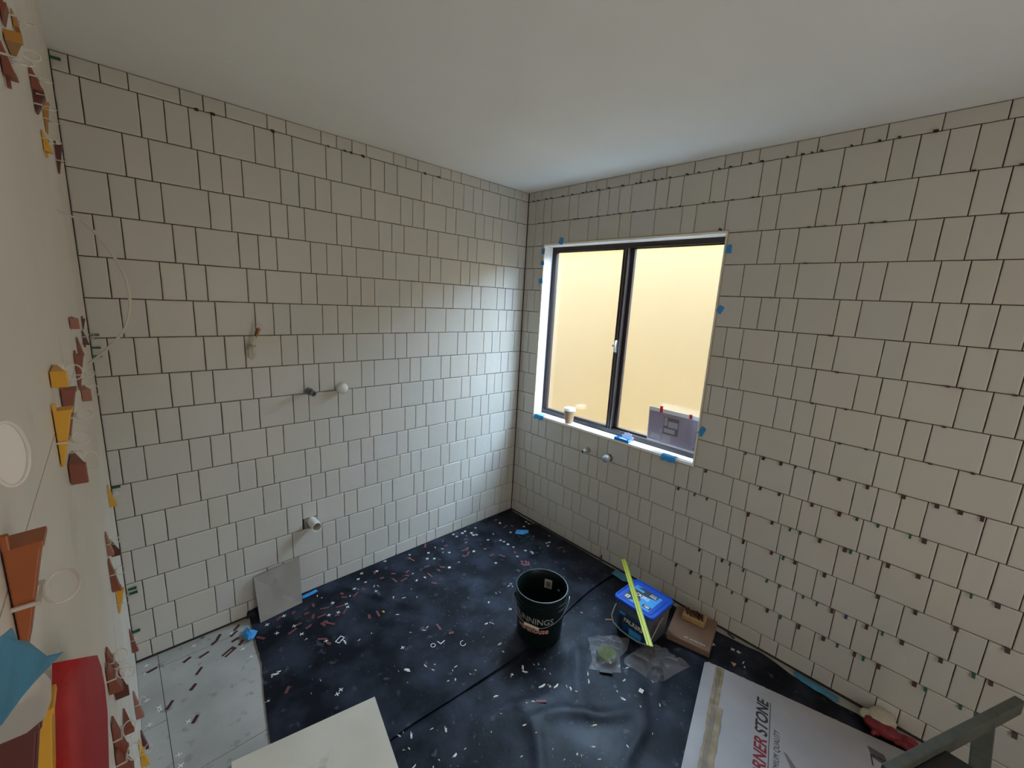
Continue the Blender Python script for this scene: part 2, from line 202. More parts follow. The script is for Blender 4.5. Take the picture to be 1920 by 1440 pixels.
CRUMB = [[-0.949,-0.04,3],[-0.743,-0.118,2],[-0.766,-0.152,2],[-0.773,-0.075,1.4],[-1.282,-0.117,2.6],[-1.26,-0.183,2.6],[-1.24,-0.192,2],[-1.341,-0.152,1.3],[-1.395,-0.172,2],[-1.217,-0.332,3],[-1.175,-0.374,1.8],[-1.031,-0.221,1],[-1.044,-0.29,3],[-0.992,-0.298,1.8],[-1.545,-0.466,3.4],[-1.676,-0.334,1.8],[-1.216,-0.648,1.8],[-1.191,-0.64,1.8],[-1.276,-0.615,1.5],[-0.575,-0.155,1.5],[-0.603,-0.214,1.4],[-0.522,-0.09,1.3],[-0.746,-0.303,1.2],[-1.489,-0.5,1],[-1.265,-0.464,1.4],[-1.532,-0.06,1.2],[-1.518,-0.092,1.2],[-1.118,-0.414,1],[-1.106,-0.335,1],[-0.821,-0.445,0.8],[-1.424,-0.496,1],[-1.396,-0.802,3],[-1.287,-0.853,1.4],[-1.218,-0.925,1.6],[-1.242,-0.933,1.4],[-1.193,-1.002,2],[-1.164,-0.999,1.6],[-1.418,-1.134,2.6],[-1.456,-1.094,1.5],[-1.531,-1.066,3.4],[-1.567,-1.032,1.8],[-1.548,-1.035,1.4],[-1.529,-1.006,1.5],[-1.55,-1.002,1.2],[-1.561,-1.102,1.8],[-1.58,-1.092,1.2],[-1.403,-1.239,1.4],[-1.448,-1.234,1.6],[-1.499,-1.209,1],[-1.529,-1.215,1.3],[-1.58,-1.168,1.6],[-1.899,-0.566,2.4],[-1.846,-0.447,3],[-1.829,-0.444,1.6],[-1.857,-0.451,1.8],[-1.707,-0.607,1],[-1.323,-0.832,1.6],[-1.309,-0.872,1.6],[-1.29,-0.964,1.4],[-1.261,-0.98,1],[-1.43,-0.782,0.9],[-1.428,-0.855,1],[-1.757,-0.641,0.8],[-0.521,-0.299,3],[-0.834,-0.703,3.4],[-0.982,-0.96,2.2],[-0.997,-1.005,2.4],[-0.96,-1.046,2.6],[-0.631,-0.667,2.4],[-0.638,-0.691,2.4],[-0.652,-0.672,1.8],[-0.752,-0.672,1.3],[-0.92,-0.837,1.4],[-0.949,-0.818,1.8],[-0.927,-0.825,1.2],[-0.73,-0.683,1.2],[-0.053,-0.461,2],[0.04,-0.077,1.4],[-0.21,-0.054,1.4],[-0.355,-0.189,2.2],[-0.212,-0.102,1.6],[-0.487,-1.084,0.8],[-1.015,-0.876,1],[-0.984,-1.125,3.6],[-0.994,-1.148,2.6],[-1.048,-1.121,3.4],[-0.989,-1.251,3.4],[-0.964,-1.277,3],[-0.944,-1.294,3],[-0.916,-1.163,2],[-0.913,-1.198,1.6],[-0.905,-1.346,1.8],[-0.899,-1.37,1.8],[-0.785,-1.35,2.2],[-0.813,-1.375,1.8],[-0.684,-1.476,1.6],[-0.754,-1.486,1.8],[-0.767,-1.521,2.4],[-1.077,-1.279,2.4],[-1.175,-1.155,2],[-1.177,-1.327,3.2],[-0.957,-1.511,3],[-0.93,-1.647,2.2],[-0.67,-1.644,1.4],[-0.908,-1.325,1],[-0.612,-1.449,1.4],[-1.098,-1.533,1.6],[-1.09,-1.546,1.4],[-1.03,-1.557,1.1],[-1.048,-1.598,0.9],[-1.164,-1.381,1.4],[-0.592,-1.568,1.8],[-1.266,-1.402,1.4],[-1.213,-1.227,1.4],[-1.101,-1.266,1],[-0.743,-1.594,1.1],[-0.933,-1.149,1.4],[-0.913,-1.231,1.2],[-1.288,-1.256,1],[-1.154,-1.459,0.9],[-1.149,-1.513,0.9],[-0.806,-1.683,0.8],[-0.145,-1.804,1.6],[-0.171,-1.818,1.8]]
FRAME_CLIPS = [[-1.558,-0.44],[-1.19,-0.762],[-1.118,-0.844],[-1.234,-0.759],[-0.676,-1.557]]
WEDGES = [[-1.8735,1.5158,1.4489,0.0158,'d','o',1],[-1.5229,1.5164,1.4479,0.0156,'d','y',1],[-1.3952,1.5169,1.4455,0.0152,'d','r',1],[-0.8433,1.4922,1.5331,0.0091,'u','r',0],[-1.0078,1.5149,1.4414,0.0142,'d','r',1],[-0.5363,1.4809,1.5217,0.012,'u','m',1],[-0.4346,1.5459,1.5142,0.0079,'d','m',0],[-0.3638,0.9109,0.9848,0.018,'u','y',1],[-0.8695,0.9891,1.0481,0.011,'u','p',1],[-0.9149,0.9143,0.9981,0.0158,'u','r',1],[-0.7764,0.8302,0.7648,0.0163,'d','y',1],[-0.2546,0.2516,0.3476,0.018,'u','r',1],[-1.3469,1.0113,1.056,0.0126,'u','r',1],[-1.388,1.0085,1.058,0.016,'u','r',1],[-0.6688,0.3106,0.4037,0.018,'u','p',1],[-1.4405,0.9315,0.9964,0.0144,'u','r',1],[-1.4539,0.9084,0.9551,0.0175,'u','r',1],[-0.5459,0.0694,0.14,0.0154,'u','m',0],[-0.7723,0.2265,0.3162,0.0172,'u','y',1],[-1.3772,1.9853,1.9652,0.006,'d','r',0],[-1.2279,2.0149,2.0361,0.006,'u','t',1],[-1.4592,1.8844,1.9182,0.0097,'u','r',1],[-1.0469,1.9859,2.0224,0.0138,'u','r',1],[-1.0383,1.9807,1.9517,0.0139,'d','m',1],[-0.808,2.0293,1.9702,0.0105,'d','t',1],[-0.9656,1.9027,1.9402,0.011,'u','y',1],[-0.5353,2.0022,1.9327,0.0146,'d','m',1],[-1.9642,1.466,1.3834,0.0154,'d','m',0],[-1.9027,1.4237,1.3299,0.0118,'d','y',0],[-1.5002,1.5479,0.0101,0.014,'h','y',1],[-0.997,1.5755,0.0107,0.0133,'h','p',0],[-0.953,1.4166,0.0131,0.0144,'h','p',1],[-1.4597,1.4116,0.0144,0.0162,'h','r',1],[-0.7172,0.9111,0.0092,0.0177,'h','m',0],[-1.304,0.9283,0.0105,0.018,'h','m',1],[-1.3945,1.9489,0.005,0.0145,'h','t',1],[-1.2348,0.7791,0.0052,0.0148,'h','r',0]]
CLIP_PLATE = [[-2.261,-2.0701,1.5401],[-2.261,-2.0605,1.5327],[-2.261,-2.0301,1.5084],[-2.261,-1.9975,1.486],[-2.261,-1.978,1.4792],[-2.261,-1.9714,1.4842],[-2.261,-1.982,1.4964],[-2.261,-1.9964,1.5071],[-2.261,-2.0222,1.5199],[-2.261,-2.0429,1.5299],[-2.261,-2.0663,1.5439]]
TAPE_BLUE_C = [[-2.253,-2.092,1.588],[-2.253,-2.081,1.58],[-2.253,-2.07,1.575],[-2.253,-2.067,1.569],[-2.253,-2.055,1.56],[-2.253,-2.05,1.552],[-2.25,-2.054,1.552],[-2.247,-2.046,1.546],[-2.25,-2.051,1.547],[-2.253,-2.059,1.548],[-2.253,-2.075,1.556],[-2.255,-2.087,1.559],[-2.255,-2.097,1.566]]
TAPE_RED_C = [[[-2.277,-1.8396,1.4036],[-2.273,-1.8434,1.4051],[-2.2693,-1.845,1.4051],[-2.2661,-1.8418,1.4017],[-2.2635,-1.8301,1.3925],[-2.2618,-1.8053,1.3741],[-2.261,-1.7609,1.3418]],[[-2.277,-1.8461,1.4003],[-2.273,-1.848,1.3998],[-2.2693,-1.8473,1.3976],[-2.2661,-1.8413,1.3915],[-2.2635,-1.826,1.3787],[-2.2618,-1.7958,1.355],[-2.261,-1.7429,1.3145]],[[-2.277,-1.857,1.3968],[-2.273,-1.8578,1.3951],[-2.2693,-1.8559,1.3913],[-2.2661,-1.8483,1.3832],[-2.2635,-1.8309,1.3675],[-2.2618,-1.7978,1.3397],[-2.261,-1.74,1.2925]],[[-2.277,-1.871,1.3873],[-2.273,-1.8716,1.3852],[-2.2693,-1.8695,1.3808],[-2.2661,-1.8619,1.372],[-2.2635,-1.8446,1.3551],[-2.2618,-1.8118,1.3253],[-2.261,-1.7546,1.2747]],[[-2.277,-1.8857,1.3754],[-2.273,-1.8875,1.3739],[-2.2693,-1.887,1.3702],[-2.2661,-1.8815,1.3621],[-2.2635,-1.8674,1.3463],[-2.2618,-1.8397,1.318],[-2.261,-1.791,1.27]],[[-2.277,-1.9088,1.3576],[-2.273,-1.9122,1.3575],[-2.2693,-1.9136,1.3555],[-2.2661,-1.911,1.3493],[-2.2635,-1.9011,1.3358],[-2.2618,-1.88,1.3106],[-2.261,-1.8422,1.2676]]]
SHEET_EDGE = [[-0.013,-0.078],[-0.019,-0.211],[0.007,-0.311],[0.003,-0.449],[0.006,-0.636],[-0.015,-0.98],[-0.027,-1.35],[-0.034,-1.653],[-0.018,-1.79],[-0.006,-1.837],[-0.013,-1.891],[-0.039,-1.98],[-0.054,-2.159],[-0.043,-2.23]]
BAG1 = [[-0.613,-1.209],[-0.541,-1.26],[-0.48,-1.316],[-0.436,-1.366],[-0.516,-1.4],[-0.589,-1.4],[-0.667,-1.458],[-0.739,-1.382],[-0.77,-1.333],[-0.715,-1.314],[-0.663,-1.263]]
BAG2 = [[-0.589,-1.4],[-0.487,-1.412],[-0.423,-1.448],[-0.372,-1.521],[-0.367,-1.58],[-0.403,-1.618],[-0.369,-1.654],[-0.456,-1.63],[-0.562,-1.605],[-0.605,-1.576],[-0.606,-1.51],[-0.616,-1.417]]
YSC = (-1.313, -0.404)
# ---------------- materials ----------------
m_tile = new_mat('glazed_white_tile', (0.66, 0.63, 0.575), 0.36)
_tc = nd(m_tile, 'ShaderNodeTexCoord'); _n = nd(m_tile, 'ShaderNodeTexNoise', Scale=9.0, Detail=3)
_at = nd(m_tile, 'ShaderNodeAttribute', attribute_name='tint')
lk(m_tile, _tc.outputs['Object'], _n.inputs['Vector'])
_mx = nd(m_tile, 'ShaderNodeMix'); _mx.data_type = 'RGBA'; _mx.blend_type = 'MULTIPLY'; _mx.inputs[0].default_value = 1.0
_mx.inputs[6].default_value = (0.565, 0.535, 0.487, 1); lk(m_tile, _at.outputs['Color'], _mx.inputs[7]); lk(m_tile, _mx.outputs[2], bs(m_tile).inputs['Base Color'])
_bp = nd(m_tile, 'ShaderNodeBump', Strength=0.5, Distance=0.006); lk(m_tile, _n.outputs[0], _bp.inputs['Height'])
_n2 = nd(m_tile, 'ShaderNodeTexNoise', Scale=160.0, Detail=4); lk(m_tile, _tc.outputs['Object'], _n2.inputs['Vector'])
_bp2 = nd(m_tile, 'ShaderNodeBump', Strength=0.10, Distance=0.0006); lk(m_tile, _n2.outputs[0], _bp2.inputs['Height']); lk(m_tile, _bp.outputs[0], _bp2.inputs['Normal'])
lk(m_tile, _bp2.outputs[0], bs(m_tile).inputs['Normal'])
m_adh = noise_mat('dark_adhesive_bed', (0.035, 0.024, 0.018), (0.06, 0.043, 0.032), 30, 0.9)
m_sub = noise_mat('grey_waterproofing', (0.22, 0.20, 0.18), (0.32, 0.30, 0.27), 20, 0.85)
m_ceil = noise_mat('matt_ceiling_paint', (0.86, 0.85, 0.82), (0.885, 0.875, 0.845), 2.5, 0.75, bump=0.15, bscale=160, bdist=0.001)
m_slab = noise_mat('cream_porcelain', (0.70, 0.645, 0.56), (0.76, 0.705, 0.615), 3.0, 0.42, bump=0.08, bscale=14, bdist=0.004, c3=(0.65, 0.59, 0.50), s3=5, t3=0.62)
m_floor = noise_mat('grey_stone_porcelain', (0.34, 0.325, 0.30), (0.44, 0.425, 0.395), 5, 0.5, bump=0.2, bscale=60, bdist=0.001, c3=(0.28, 0.265, 0.245), s3=22, t3=0.60)
m_beige = noise_mat('beige_stone_porcelain', (0.55, 0.485, 0.385), (0.64, 0.575, 0.47), 4, 0.45, bump=0.12, bscale=40, bdist=0.001, c3=(0.46, 0.39, 0.29), s3=9, t3=0.60)
m_lean = noise_mat('taupe_stone_porcelain', (0.27, 0.24, 0.21), (0.33, 0.295, 0.26), 8, 0.5, bump=0.15, bscale=60, bdist=0.001, c3=(0.27, 0.24, 0.215), s3=24, t3=0.6)
m_film = noise_mat('dusty_black_film_sky_tint', (0.006, 0.0075, 0.012), (0.030, 0.036, 0.054), 6.5, 0.42, bump=0.5, bscale=55, bdist=0.0015, lo=0.42, hi=0.70, detail=9, c3=(0.055, 0.060, 0.075), s3=21, t3=0.63, spec=0.14)  # bluish tint painted in for the sky's sheen; lighter patches are dust
_rn = nd(m_film, 'ShaderNodeTexNoise', Scale=3.0, Detail=5); _tc2 = nd(m_film, 'ShaderNodeTexCoord'); lk(m_film, _tc2.outputs['Object'], _rn.inputs['Vector'])
_mr = nd(m_film, 'ShaderNodeMapRange'); _mr.inputs[1].default_value = 0.3; _mr.inputs[2].default_value = 0.7; _mr.inputs[3].default_value = 0.36; _mr.inputs[4].default_value = 0.60
lk(m_film, _rn.outputs[0], _mr.inputs[0]); lk(m_film, _mr.outputs[0], bs(m_film).inputs['Roughness'])
m_white = new_mat('white_painted_board', (0.88, 0.88, 0.87), 0.45)
m_brass = new_mat('yellow_metal_edge', (0.62, 0.50, 0.24), 0.35, 0.6)
m_alu = new_mat('dark_bronze_aluminium', (0.040, 0.028, 0.026), 0.35, 0.3)
m_alul = new_mat('aluminium_strip', (0.32, 0.31, 0.32), 0.35, 0.8)
m_chrome = new_mat('satin_chrome', (0.55, 0.54, 0.53), 0.3, 0.9)
m_brasspipe = new_mat('brass_pipe', (0.50, 0.40, 0.24), 0.35, 0.9)
m_pvc = new_mat('white_pvc', (0.74, 0.72, 0.66), 0.4)
m_greyp = new_mat('grey_fitting', (0.13, 0.13, 0.13), 0.45)
m_dark = new_mat('hollow_shade_black', (0.01, 0.01, 0.01), 0.8)  # black painted in for the shade inside pipe openings
m_capgrey = new_mat('grey_blue_cap', (0.36, 0.38, 0.42), 0.45)
m_bluetape = noise_mat('blue_masking_tape', (0.03, 0.24, 0.58), (0.04, 0.30, 0.66), 60, 0.55, bump=0.3, bscale=260, bdist=0.0006)
m_tealtape = noise_mat('teal_blue_masking_tape', (0.045, 0.20, 0.33), (0.06, 0.25, 0.40), 60, 0.55, bump=0.3, bscale=260, bdist=0.0006)
m_redtape = noise_mat('red_cloth_tape', (0.36, 0.006, 0.010), (0.42, 0.010, 0.014), 90, 0.5, bump=0.3, bscale=300, bdist=0.0005)
m_redt = new_mat('bright_red_tape', (0.75, 0.03, 0.04), 0.5)
m_packb = new_mat('maroon_plastic', (0.058, 0.015, 0.014), 0.5)
m_packg = new_mat('green_plastic', (0.008, 0.085, 0.045), 0.45)
m_packu = new_mat('navy_plastic', (0.012, 0.03, 0.10), 0.45)
m_packk = new_mat('blackish_plastic', (0.030, 0.022, 0.018), 0.5)
m_strip = new_mat('dusty_maroon_plastic', (0.15, 0.042, 0.046), 0.55)
m_spacer = new_mat('white_spacer_plastic', (0.78, 0.78, 0.76), 0.5)
m_crumb = noise_mat('dried_plaster', (0.66, 0.64, 0.58), (0.80, 0.78, 0.72), 90, 0.85)
m_crumbt = noise_mat('tan_dried_adhesive', (0.52, 0.42, 0.28), (0.62, 0.54, 0.40), 90, 0.85)
m_orange = new_mat('orange_brown_plastic', (0.33, 0.085, 0.022), 0.4)
m_yellow = new_mat('yellow_plastic', (0.66, 0.34, 0.025), 0.4)
m_tan = new_mat('amber_plastic', (0.42, 0.19, 0.035), 0.4)
m_red = new_mat('brick_red_plastic', (0.22, 0.060, 0.034), 0.4)
m_pink = new_mat('dusty_red_plastic', (0.34, 0.14, 0.10), 0.45)
m_mar = new_mat('dark_red_plastic', (0.10, 0.018, 0.016), 0.4)
m_clip = new_mat('clear_white_clip', (0.80, 0.76, 0.70), 0.3)
bs(m_clip).inputs['Alpha'].default_value = 0.5
m_bucket = new_mat('bottle_green_plastic', (0.003, 0.010, 0.009), 0.35, spec=0.35)
m_steel = new_mat('galvanised_wire', (0.35, 0.36, 0.38), 0.35, 0.9)
m_cream = new_mat('cream_plastic_grip', (0.62, 0.57, 0.44), 0.5)
m_lab = new_mat('white_label', (0.62, 0.60, 0.55), 0.6)
m_ink = new_mat('black_ink', (0.02, 0.02, 0.022), 0.6)
m_grink = new_mat('grey_ink', (0.16, 0.15, 0.16), 0.6)
m_lgink = new_mat('light_grey_ink', (0.42, 0.40, 0.44), 0.6)
m_prw = new_mat('white_print', (0.72, 0.72, 0.70), 0.5)
m_prgrey = new_mat('silver_print', (0.34, 0.36, 0.35), 0.5)
m_prred = new_mat('red_print', (0.22, 0.015, 0.022), 0.5)
m_prpink = new_mat('pale_pink_print', (0.66, 0.42, 0.36), 0.5)
m_bluelid = new_mat('royal_blue_plastic', (0.006, 0.075, 0.48), 0.32)
m_tub = new_mat('smoky_clear_plastic', (0.10, 0.10, 0.11), 0.3)
m_cyan = new_mat('sky_blue_print', (0.05, 0.32, 0.72), 0.4)
m_dkblue = new_mat('deep_blue_print', (0.008, 0.06, 0.20), 0.4)
m_card = noise_mat('brown_cardboard', (0.21, 0.125, 0.085), (0.25, 0.15, 0.10), 12, 0.75, bump=0.1, bscale=200, bdist=0.0005)
m_sponge = noise_mat('tan_sponge', (0.36, 0.22, 0.09), (0.44, 0.28, 0.12), 60, 0.9, bump=0.4, bscale=220, bdist=0.001)
m_cart = noise_mat('whitish_cardboard', (0.34, 0.315, 0.315), (0.39, 0.365, 0.36), 5, 0.7, bump=0.08, bscale=90, bdist=0.001, c3=(0.36, 0.33, 0.33), s3=70, t3=0.70)
m_cedge = new_mat('carton_edge_brown', (0.36, 0.27, 0.18), 0.8)
m_ptape = noise_mat('brown_packing_tape', (0.27, 0.205, 0.13), (0.36, 0.29, 0.20), 24, 0.18, bump=0.6, bscale=70, bdist=0.002)
m_cup = new_mat('kraft_paper_cup', (0.42, 0.26, 0.14), 0.7)
m_paper = new_mat('mauve_printed_paper', (0.36, 0.30, 0.40), 0.5)
m_wpaper = new_mat('white_paper', (0.85, 0.84, 0.86), 0.5)
m_yrule = new_mat('lime_yellow_enamel', (0.48, 0.52, 0.045), 0.4)
m_lad = noise_mat('olive_grey_powdercoat', (0.060, 0.066, 0.055), (0.085, 0.09, 0.075), 30, 0.5)
m_ladk = new_mat('black_ladder_plastic', (0.010, 0.012, 0.012), 0.45)
m_gw = noise_mat('cream_knit', (0.50, 0.45, 0.34), (0.60, 0.54, 0.42), 120, 0.9, bump=0.6, bscale=300, bdist=0.001)
m_gr = noise_mat('red_rubber', (0.17, 0.012, 0.018), (0.26, 0.02, 0.03), 40, 0.55, bump=0.5, bscale=90, bdist=0.002)
m_cable = new_mat('white_cable', (0.56, 0.53, 0.46), 0.45)
m_wred = new_mat('red_wire', (0.35, 0.02, 0.02), 0.45)
m_wgrn = new_mat('dark_green_wire', (0.03, 0.07, 0.02), 0.45)
m_wbrn = new_mat('brown_wire', (0.16, 0.08, 0.03), 0.45)
m_wyel = new_mat('yellow_tie', (0.45, 0.36, 0.03), 0.45)
m_kiwi = noise_mat('green_pad', (0.06, 0.075, 0.015), (0.10, 0.12, 0.03), 30, 0.8)
m_bag = new_mat('clear_plastic_film', (0.30, 0.30, 0.33), 0.16)
_b = bs(m_bag); _b.inputs['Alpha'].default_value = 0.16; _b.inputs['Specular IOR Level'].default_value = 1.0
_b.inputs['Base Color'].default_value = (0.42, 0.42, 0.45, 1); _t = nd(m_bag, 'ShaderNodeTexCoord'); _q = nd(m_bag, 'ShaderNodeTexNoise', Scale=10.0, Detail=2, Distortion=0.8); lk(m_bag, _t.outputs['Object'], _q.inputs['Vector'])
_k = nd(m_bag, 'ShaderNodeBump', Strength=0.6, Distance=0.02); lk(m_bag, _q.outputs[0], _k.inputs['Height']); lk(m_bag, _k.outputs[0], _b.inputs['Normal'])
m_pane = bpy.data.materials.new('obscure_glass'); m_pane.use_nodes = True
_nt = m_pane.node_tree; _nt.nodes.clear(); _o = _nt.nodes.new('ShaderNodeOutputMaterial')
_tr = _nt.nodes.new('ShaderNodeBsdfTransparent'); _tr.inputs[0].default_value = (0.94, 0.96, 0.95, 1)
_tl = _nt.nodes.new('ShaderNodeBsdfTranslucent'); _tl.inputs[0].default_value = (0.9, 0.92, 0.92, 1)
_gl = _nt.nodes.new('ShaderNodeBsdfGlossy'); _gl.inputs['Roughness'].default_value = 0.15
_m1 = _nt.nodes.new('ShaderNodeMixShader'); _m1.inputs[0].default_value = 0.012
_m2 = _nt.nodes.new('ShaderNodeMixShader'); _m2.inputs[0].default_value = 0.05
_nt.links.new(_tr.outputs[0], _m1.inputs[1]); _nt.links.new(_tl.outputs[0], _m1.inputs[2]); _nt.links.new(_m1.outputs[0], _m2.inputs[1]); _nt.links.new(_gl.outputs[0], _m2.inputs[2]); _nt.links.new(_m2.outputs[0], _o.inputs[0])
m_render = noise_mat('sunlit_yellow_render', (0.069, 0.0425, 0.0088), (0.074, 0.0455, 0.0098), 0.8, 0.9)

# ---------------- room shell ----------------
ZF = 2.49336; CEIL = 2.4035; XC = -2.283; YB = -3.4; WY0, WY1, WZ0, WZ1 = -1.381, -0.171, 0.846, 2.053
def LZ(k): return ZF - 0.15*k
def tiles_list(wall, segs):
    mb = MB(); tints = []
    for a, b, z0, z1 in segs:
        g = 0.0015; s0, s1, zz0, zz1 = a+g, b-g, z0+g, z1-g
        if s1-s0 < 0.004 or zz1-zz0 < 0.004: continue
        n = 4; seed = random.random()*100
        ring = [(s0+(s1-s0)*i/n, zz0) for i in range(n)]+[(s1, zz0+(zz1-zz0)*i/n) for i in range(n)]+[(s1-(s1-s0)*i/n, zz1) for i in range(n)]+[(s0, zz1-(zz1-zz0)*i/n) for i in range(n)]
        cs, cz = (s0+s1)/2, (zz0+zz1)/2; rr = []
        for i, (x, y) in enumerate(ring):
            w = 0.0008*noise.noise(Vector((x*28+seed, y*28, seed)))
            if i % n: x, y = (x, y+w) if i//n in (0, 2) else (x+w, y)
            rr.append((x, y))
        ta, tb, tc_ = random.uniform(-.0022, .0022), random.uniform(-.0022, .0022), random.uniform(-.0003, .0002)
        def P(x, y, d):
            e = -(d+(0 if d < -0.003 else tc_+ta*(x-cs)+tb*(y-cz)))
            return (-x, e, y) if wall == 'A' else (e, -x, y)
        hw, hh = (s1-s0)/2, (zz1-zz0)/2
        def ins(k): return [(cs+(x-cs)*(1-k/hw), cz+(y-cz)*(1-k/hh)) for x, y in rr]
        N = len(rr); L = [[P(x, y, -0.008) for x, y in rr], [P(x, y, -0.0022) for x, y in rr], [P(x, y, -0.0007) for x, y in ins(0.0014)], [P(x, y, 0) for x, y in ins(0.0045)]]
        fs = [(j*N+i, j*N+(i+1) % N, (j+1)*N+(i+1) % N, (j+1)*N+i) for j in range(3) for i in range(N)]+[tuple(range(3*N, 4*N))]
        vs = [q for r_ in L for q in r_]; mb.add(vs, fs)
        v = random.uniform(0.965, 1.015); tints.extend([(v*random.uniform(.985, 1.01), v, v*random.uniform(.97, 1.01), 1)]*len(vs))
    return mb, tints

def finish_wall(name, wall, segs, backs):
    mb, tints = tiles_list(wall, segs); nt = len(mb.v); mb.m = 1
    for a, b in backs: mb.box(a, b)
    o = mb.build(name, [m_tile, m_adh])
    ca = o.data.color_attributes.new('tint', 'FLOAT_COLOR', 'POINT')
    for i in range(len(o.data.vertices)): ca.data[i].color = tints[i] if i < nt else (1, 1, 1, 1)
    return struct(o)
segA = []
for r, js in enumerate(ROWS_A, 1):
    zt = CEIL-0.001 if r == 1 else LZ(r-1); zb = LZ(r) if r < 17 else 0.012
    e = [0.001]+js+[-XC-0.001]
    for a, b in zip(e, e[1:]):
        segA.append((a, b, 0.452 if (r == 14 and a < 1.52 < b and b-a < 0.1) else zb, zt))
H0, H1 = -WY1, -WY0; segB = []
for r, js in enumerate(ROWS_B, 1):
    zt = CEIL-0.001 if r == 1 else LZ(r-1); zb = LZ(r) if r < 17 else 0.014
    if 4 <= r <= 11:
        l = [s for s in js if s is not None and s < H0]; rt = [s for s in js if s is not None and s > H1+0.01]
        e = [0.001]+l+[H0]; segB += [(a, b, zb, zt) for a, b in zip(e, e[1:])]
        e = [H1]+rt+[3.39]; segB += [(a, b, zb, zt) for a, b in zip(e, e[1:])]
    else:
        e = [0.001]+js+[3.39]
        for a, b in zip(e, e[1:]):
            z0 = zb
            if r == 3 and a < H1 and b > H0: z0 = WZ1
            if z0 == WZ1 and b > H1+0.006: segB.append((H1-0.0010, b, zb, WZ1+0.003))
            if z0 == WZ1 and a < H0-0.006: segB.append((a, H0+0.0010, zb, WZ1+0.003))
            segB.append((a, b, z0, zt))
wall_left = finish_wall('wall_left', 'A', segA, [((XC-0.16, 0.0065, -0.06), (0.16, 0.17, 2.56))])
wall_left['label'] = 'white square and half tile wall with dark open joints, pipes and wires'
wall_right = finish_wall('wall_right', 'B', segB, [((0.0065, WY1, -0.06), (0.14, 0.0064, 2.56)), ((0.0065, -3.56, -0.06), (0.14, WY0, 2.56)),
    ((0.0065, WY0, -0.06), (0.14, WY1, WZ0-0.001)), ((0.0065, WY0, WZ1+0.001), (0.14, WY1, 2.56))])
wall_right['label'] = 'white square and half tile wall around the window with plastic packers in its joints'
# adhesive board patch at the waste pipe
# near wall of large cream slabs
mb = MB(); zj = [0.0, 0.289, 0.889, 1.489, 2.089, CEIL]
for k in range(5):
    off = [0.33, -0.05, 0.55, 0.02, 0.6][k]; y = -0.002; ys = [y]
    y = -off if off > 0.05 else -1.2+off
    while y > -3.39: ys.append(y); y -= 1.2
    ys.append(-3.39)
    for a, b in zip(ys, ys[1:]):
        if a-b > 0.01: mb.box((XC-0.009, b+0.0008, zj[k]+0.0008), (XC, a-0.0008, zj[k+1]-0.0008))
mb.m = 1; mb.box((XC-0.15, -3.56, -0.06), (XC-0.0075, 0.17, 2.56))
struct(mb.build('wall_near', [m_slab, m_adh]), 'cream large format tile wall with levelling wedges along its joints')
struct(MB().box((XC-0.15, -3.56, -0.06), (0.14, -3.4, 2.56)).build('wall_back', m_ceil))
struct(MB().box((XC-0.15, -3.56, CEIL), (0.2, 0.17, 2.6)).build('ceiling', m_ceil), 'plain off-white painted ceiling')
# floor: grey slabs, open joints
mb = MB(); xs = [XC, -2.209, -1.609, -1.009, -0.409, 0.0062]
for i in range(5):
    ys = [0.0062, -0.083, -0.683, -1.283, -1.883, -2.483, -3.083, -3.39] if i else [0.0062, -0.395, -0.995, -1.595, -2.195, -2.795, -3.39]
    for a, b in zip(ys, ys[1:]): mb.box((xs[i]+0.0010, b+0.0010, -0.012), (xs[i+1]-0.0010, a-0.0010, 0.0))
mb.m = 1; mb.box((XC-0.15, -3.56, -0.12), (0.14, 0.17, -0.004))
struct(mb.build('floor', [m_floor, m_adh]), 'grey stone-look floor tiles showing beside the near wall')
struct(MB().box((-0.4, 0.171, -1.0), (0.139, 12, 2.6)).box((-0.4, -9, -1.0), (0.139, -3.561, 2.6)).build('sky_blocking_wall', new_mat('outer_render', (0.5, 0.48, 0.44), 0.9)), 'unseen house wall added beyond the room to block sky light')  # unseen stretch added to keep sky light off the neighbour wall
# outside the window: sunlit neighbour wall and ground
struct(MB().box((1.35, -9, -1.0), (1.35+0.2, 12, 2.40)).build('neighbour_wall', m_render), 'sunlit pale yellow wall outside the window')
struct(MB().box((0.14, -9, -0.7), (1.35, 12, -0.6)).build('outside_ground', new_mat('concrete_path', (0.35, 0.34, 0.32), 0.9)), 'concrete ground outside the window')
# ---------------- window ----------------
XF = 0.085
m_tl = MB()
# white reveal boards, with the thin metal tile edge
def board(name, a, b): return struct(MB().box(a, b).build(name, m_white, bevel=0.001))
board('trim_1', (-0.001, WY0, WZ0-0.010), (XF, WY1, WZ0+0.004)).__setitem__('label', 'white board window sill')
board('trim_2', (-0.001, WY0, WZ1-0.012), (XF, WY1, WZ1))
board('trim_3', (-0.001, WY1-0.010, WZ0+0.0041), (XF, WY1-0.0001, WZ1-0.0121))
board('trim_4', (-0.001, WY0+0.0001, WZ0+0.0041), (XF, WY0+0.010, WZ1-0.0121))
mb = MB()
mb.box((-0.004, WY0-0.003, WZ0-0.013), (0.002, WY0, WZ1+0.003)); mb.box((-0.004, WY1, WZ0-0.013), (0.002, WY1+0.003, WZ1+0.003))
mb.box((-0.004, WY0, WZ1), (0.002, WY1, WZ1+0.003)); mb.box((-0.004, WY0, WZ0-0.013), (0.002, WY1, WZ0-0.0105))
struct(mb.build('trim_5', m_brass), 'thin yellow metal edge around the window opening')
win = bpy.data.objects.new('window_1', None); COL.objects.link(win); win.location = (XF, -0.776, WZ0); struct(win, 'bronze framed sliding window with obscure glass')
def W(mb): # shift to window-local coordinates
    mb.v = [(x-XF, y+0.776, z-WZ0) for x, y, z in mb.v]; return mb
